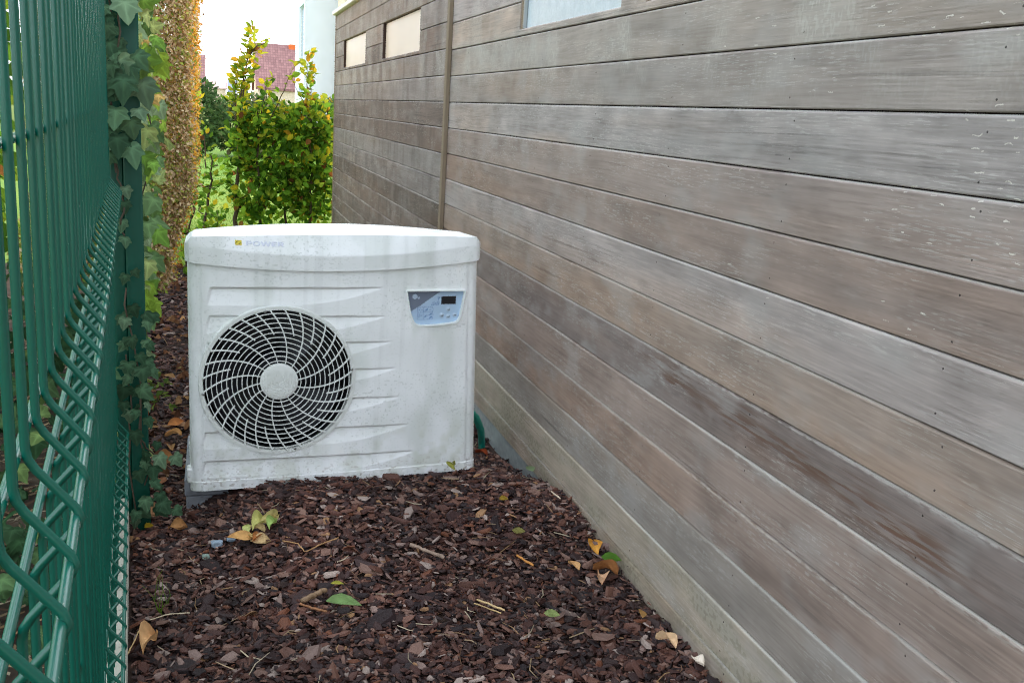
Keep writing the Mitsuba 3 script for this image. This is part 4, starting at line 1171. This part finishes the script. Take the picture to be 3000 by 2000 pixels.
def tiled_house(x0, x1, yr, ye, zr, ze, label, roofmat, caps=None):
    h_ = thing('tiled_house', label, 'house', None)
    yb = 2 * yr - ye
    v = np.array([[x0, ye, ze], [x1, ye, ze], [x1, yr, zr], [x0, yr, zr], [x0, yb, ze], [x1, yb, ze]])
    q = v + [0, 0, 0.22]
    f = []
    V = np.vstack([v, q])
    for a_ in ((0, 1, 2, 3), (3, 2, 5, 4)):
        f += [[a_[0], a_[2], a_[1]], [a_[0], a_[3], a_[2]], [a_[0] + 6, a_[1] + 6, a_[2] + 6], [a_[0] + 6, a_[2] + 6, a_[3] + 6]]
    for a_, b_ in ((0, 1), (1, 2), (2, 5), (5, 4), (4, 3), (3, 0)):
        f += [[a_, b_, b_ + 6], [a_, b_ + 6, a_ + 6]]
    r_ = obj('roof', trimesh.Trimesh(V, f, process=False), roofmat, h_)
    g = 0.25
    wv = np.array([[x0 + g, ye + g, -0.2], [x1 - g, ye + g, -0.2], [x1 - g, yb - g, -0.2], [x0 + g, yb - g, -0.2], [x0 + g, ye + g, ze], [x1 - g, ye + g, ze], [x1 - g, yb - g, ze], [x0 + g, yb - g, ze], [x0 + g, yr, zr - 0.1], [x1 - g, yr, zr - 0.1]])
    obj('wall', trimesh.convex.convex_hull(wv), 'cream_render_material', h_)
    if caps:
        obj('ridge_end', box(x1 - 0.75, x1 + 0.12, yr - 0.6, yr + 0.4, zr - 0.75, zr + 0.30, 0.08), 'orange_tile_material', r_)
    return h_


tiled_house(4.02, 8.42, 110, 104, 6.9, 2.2, 'distant house with a steep pink red tiled roof and an orange ridge end', 'roof_tile_material', True)
tiled_house(-5.2, -0.95, 110, 104, 5.2, 1.6, 'distant red tiled roof just right of the dry hedge', 'roof_tile_material')
tiled_house(-1.5, 2.1, 182, 178, 3.9, 2.6, 'far low house with a pale pink roof on the skyline', 'pink_roof_material')
tiled_house(2.2, 3.7, 180, 177, 4.4, 2.2, 'far low house with a blue grey roof on the skyline', 'slate_material')

# ------------------------------------------------------------------ things lying on the bark
def fallen(name, label, cat, kind, x, y, size, ang, col, lift=0.012, tilt=0.35, group=None, wid=1.0, mat='leaf_material', curl=1.0):
    V, f, C = leaf_arrays(kind, [[x, y, float(gz(x, y)) + lift]], [[math.cos(ang), math.sin(ang), 0.10]], [[tilt * math.sin(ang * 3 + x), -tilt, 1.0]], [size], [lin(*col)], np.array([wid]), curl)
    if kind == 'curl':
        mat = 'dry_leaf_material'
    m = trimesh.Trimesh(V[0], f, process=False)
    C_ = C[0] * (0.8 + 0.4 * rng.uniform(0, 1, (len(C[0]), 1)))
    return tag(obj(name, m, mat, smooth=True, color=C_), label, cat, group)


L = [('pale green leaf lying curled at the right of the yellowish leaf clump', 0.122, 2.246, 0.045, 1.2, (156, 180, 104), 'curl'),
     ('yellow green leaf standing up in the middle of the leaf clump', 0.084, 2.265, 0.057, 1.1, (196, 192, 120), 'curl'),
     ('cream yellow leaf standing at the back of the leaf clump', 0.099, 2.284, 0.057, 0.6, (216, 200, 140), 'curl'),
     ('orange brown leaf lying at the left end of the leaf clump', 0.084, 2.260, 0.062, 3.2, (212, 164, 104), 'curl'),
     ('light brown leaf at the front of the leaf clump', 0.076, 2.244, 0.052, 5.9, (206, 176, 130), 'curl'),
     ('pale yellow crumpled leaf in the front of the leaf clump', 0.094, 2.239, 0.035, 2.3, (206, 186, 126), 'curl'),
     ('small pale tan leaf curled at the top right of the leaf clump', 0.113, 2.278, 0.042, 2.6, (216, 190, 140), 'curl'),
     ('small green yellow leaf scrap at the top left of the leaf clump', 0.074, 2.286, 0.040, 1.7, (196, 200, 130), 'curl'),
     ('little rust brown leaf scrap in the middle of the leaf clump', 0.099, 2.260, 0.038, 4.2, (176, 116, 70), 'curl'),
     ('long pale green leaf lying by itself in the foreground', 0.225, 1.915, 0.078, -0.35, (158, 196, 128), 'beech'),
     ('small yellow leaf scrap behind the long pale green leaf', 0.243, 1.985, 0.030, -0.2, (206, 204, 90), 'beech'),
     ('tan oak-like leaf beside the fence in the left foreground', -0.145, 1.835, 0.058, 1.2, (214, 172, 124), 'curl'),
     ('orange leaf leaning against the foot of the timber wall', 0.912, 2.020, 0.060, 1.4, (206, 150, 70), 'curl'),
     ('green leaf below the orange one at the foot of the wall', 0.900, 1.975, 0.050, -0.6, (104, 150, 62), 'beech'),
     ('brown blotched leaf at the foot of the wall beside the green one', 0.925, 1.925, 0.062, 2.6, (142, 96, 58), 'curl'),
     ('pale peach leaf left of the leaves at the wall foot', 0.875, 1.930, 0.045, 4.6, (220, 176, 140), 'curl'),
     ('small tan leaf scrap further out from the wall foot', 0.845, 1.975, 0.040, 2.0, (206, 160, 110), 'curl'),
     ('yellowish leaf low in the right foreground beside the wall', 0.905, 1.745, 0.034, 4.4, (226, 176, 110), 'beech'),
     ('pale dry leaf at the bottom right against the wall', 0.915, 1.590, 0.050, 2.2, (224, 190, 150), 'curl'),
     ('whitish dry leaf at the very bottom right corner of the bark', 0.928, 1.545, 0.038, 4.9, (228, 214, 200), 'curl'),
     ('light green leaf in the bark right of the centre foreground', 0.690, 1.790, 0.036, -0.5, (170, 190, 120), 'beech'),
     ('olive leaf lying in the bark on the right', 0.735, 2.185, 0.036, -0.6, (160, 156, 92), 'beech'),
     ('green leaf against the wall behind the bark slope', 0.915, 2.560, 0.045, 1.7, (156, 180, 134), 'beech'),
     ('small yellow leaf on the upper right of the bark', 0.740, 2.330, 0.030, 0.2, (196, 166, 70), 'beech'),
     ('light orange brown leaf left of the heat pump beyond the blocks', -0.165, 3.33, 0.060, 0.5, (188, 124, 76), 'curl'),
     ('greyish brown leaf beside the ivy left of the heat pump', -0.235, 3.48, 0.065, 2.2, (150, 96, 66), 'curl'),
     ('tan leaf just left of the fan side of the heat pump', -0.115, 3.22, 0.055, 3.4, (206, 158, 104), 'curl'),
     ('orange brown leaf halfway up the gap left of the heat pump', -0.185, 2.97, 0.055, 0.2, (184, 132, 90), 'curl'),
     ('dull brown leaf near the blocks left of the heat pump', -0.165, 2.76, 0.055, 1.3, (150, 104, 76), 'curl'),
     ('light brown leaf below the ivy at the foot of the post', -0.205, 2.56, 0.065, 0.1, (196, 150, 112), 'curl'),
     ('tan curled leaf in front of the lower grey block', -0.125, 2.45, 0.050, -0.2, (176, 130, 86), 'curl'),
     ('rust red leaf beside the green hose', 0.895, 2.985, 0.045, 2.6, (146, 72, 46), 'curl'),
     ('small green and brown leaf standing against the right of the pump base', 0.655, 2.500, 0.040, 1.5, (150, 150, 74), 'curl'),
     ('yellow leaf caught in the ivy at the foot of the post', -0.185, 2.475, 0.030, 0.7, (214, 180, 60), 'beech'),
     ('orange yellow leaf on the neighbouring ivy seen through the wires', -0.245, 1.60, 0.045, 0.7, (226, 170, 40), 'beech'),
     ('large brown leaf on the bare earth seen through the lower wires', -0.260, 1.45, 0.070, 0.3, (176, 120, 80), 'curl')]
for lab, x, y, sz, a, c, kd in L:
    up_ = 1.0 if 'standing' in lab else 0.35
    fallen('fallen_leaf', lab, 'leaf', kd, x, y, sz, a, c, lift=0.016 + (0.02 if 'standing' in lab or 'green leaf' in lab else 0), tilt=up_, wid=0.62 if 'long pale' in lab else 1.0, curl=1.3)
# old leaves in the gap beyond the post and far bark: countless
n_ = 260
y_ = rng.uniform(2.7, 6.7, n_)
x_ = -0.03 - 0.0734 * y_ + rng.uniform(0, 1, n_) ** 1.4 * 0.55
V, f, C = leaf_arrays('curl', np.stack([x_, y_, gz(x_, y_) + 0.012], 1), unit(rng.normal(0, 1, (n_, 3)) * [1, 1, 0.15]), rng.normal(0, 0.4, (n_, 3)) + [0, 0, 1], rng.uniform(0.025, 0.055, n_), pick([(130, 92, 68), (156, 116, 86), (110, 78, 60), (196, 156, 112)], (4, 3, 4, 2), n_))
F = f[None] + (np.arange(n_) * V.shape[1])[:, None, None]
tag(obj('fallen_leaves', trimesh.Trimesh(V.reshape(-1, 3), F.reshape(-1, 3), process=False), 'leaf_material', smooth=True, color=C.reshape(-1, 3)), 'brown dead leaves scattered over the bark under the hedge', 'dead leaves', kind='stuff')


def twig(label, pts, r, col, cat='twig'):
    p = np.array([[x, y, float(gz(x, y)) + 0.012 + h] for x, y, h in pts])
    t_ = np.linspace(0, len(p) - 1, 4 * len(p))
    q = np.stack([np.interp(t_, range(len(p)), p[:, k]) for k in range(3)], 1) + rng.normal(0, r * 0.25, (len(t_), 3))
    m = tube(q, r * (1 + 0.2 * rng.normal(0, 1, len(q)).clip(-1, 1)), 7)
    tag(obj('twig', m, 'chip_material', smooth=60, color=np.tile(lin(*col), (len(m.vertices), 1)) * rng.uniform(0.75, 1.2, (len(m.vertices), 1))), label, cat)


twig('thick grey brown stick piece left of the long pale green leaf', [(0.175, 1.955, 0.004), (0.205, 1.975, 0.006), (0.235, 1.99, 0.006)], 0.0055, (140, 112, 88))
twig('thin brown twig leading to the long pale green leaf', [(0.172, 1.945, 0.004), (0.20, 1.925, 0.002), (0.228, 1.910, 0.002)], 0.0024, (150, 104, 70))
twig('thin bent twig in front of the yellowish leaf clump', [(0.15, 2.20, 0.006), (0.185, 2.175, 0.01), (0.20, 2.15, 0.002), (0.245, 2.175, 0.008), (0.285, 2.195, 0.004)], 0.0016, (176, 136, 92))
twig('straight straw-coloured stick in the right foreground', [(0.565, 1.90, 0.004), (0.615, 1.84, 0.006)], 0.0022, (206, 176, 128))
twig('second pale stick beside the straw-coloured one', [(0.555, 1.885, 0.003), (0.605, 1.835, 0.003)], 0.0015, (190, 160, 112))
twig('orange brown splinter in the bark near the right wall', [(0.715, 2.075, 0.004), (0.745, 2.03, 0.004)], 0.0028, (196, 132, 66))
twig('grey splintered stick in the middle right of the bark', [(0.455, 2.135, 0.006), (0.49, 2.11, 0.008), (0.53, 2.085, 0.004)], 0.0042, (150, 128, 112))
twig('long pale straw lying beside the fence in the left foreground', [(-0.175, 1.83, 0.0), (-0.165, 1.87, 0.004), (-0.155, 1.92, 0.004)], 0.0014, (200, 170, 120))
twig('pale horizontal stick on the far left of the bark', [(-0.14, 1.95, 0.0), (-0.10, 1.965, 0.006), (-0.06, 1.97, 0.004)], 0.0013, (196, 178, 150))
twig('thin stick against the timber wall in the middle distance', [(0.905, 2.29, 0.008), (0.895, 2.34, 0.012)], 0.0022, (206, 186, 160))


def pebble(label, x, y, r, col, flatness=0.55):
    m = trimesh.creation.icosphere(2, r)
    v = np.clip(np.array(m.vertices), -0.72 * r, 0.72 * r)
    v = v * (0.55 + 0.9 * meshkit.fbm(v / r * 1.1 + x * 9, 3, 4))[:, None] * [1.15, 0.9, flatness]
    m.vertices = v + [x, y, float(gz(x, y)) + r * 0.45 + 0.004]
    tag(obj('pebble', m, 'chip_material', smooth=40, color=np.tile(lin(*col), (len(v), 1)) * (0.85 + 0.3 * meshkit.noise(v / r * 2, 3))[:, None]), label, 'stone')


pebble('blue grey stone left of the yellowish leaf clump', -0.003, 2.278, 0.017, (136, 150, 164))
pebble('small blue stone chip touching the leaf clump on the left', 0.031, 2.284, 0.013, (120, 134, 150), 0.4)
pebble('greenish grey stone in front of the bare earth patch', -0.029, 2.225, 0.011, (120, 136, 126))
tg = thing('grass_tuft', 'few thin green grass blades growing beside the fence in the left foreground', 'grass')
for k in range(7):
    x, y = -0.115 + rng.normal(0, 0.012), 2.0 + rng.normal(0, 0.02)
    a_ = wander((x, y, 0.0), (x + rng.normal(0, 0.02), y + rng.normal(0, 0.02), rng.uniform(0.03, 0.075)), 6, 0.01)
    obj('blade', tube(a_, np.linspace(0.0012, 0.0003, 6), 5), 'leaf_material', tg, smooth=60, color=np.tile(lin(120, 150, 60), (5 * 6 + 2, 1)))
gc = thing('ground_cover', 'small patch of light green seedlings beside the post behind the ivy', 'seedlings')
n_ = 130
s_ = 3.55 + rng.normal(0, 0.16, n_)
p_ = np.stack([-0.265 + rng.normal(0, 0.05, n_), s_, 0.03 + np.abs(rng.normal(0, 0.03, n_))], 1)
foliage(gc, 'small', p_, rng.normal(0, 0.8, (n_, 3)), rng.normal(0, 0.4, (n_, 3)) + [0, -0.2, 1], rng.uniform(0.02, 0.04, n_), pick([(120, 140, 66), (150, 162, 90), (92, 116, 56)], (3, 2, 2), n_), most=60)
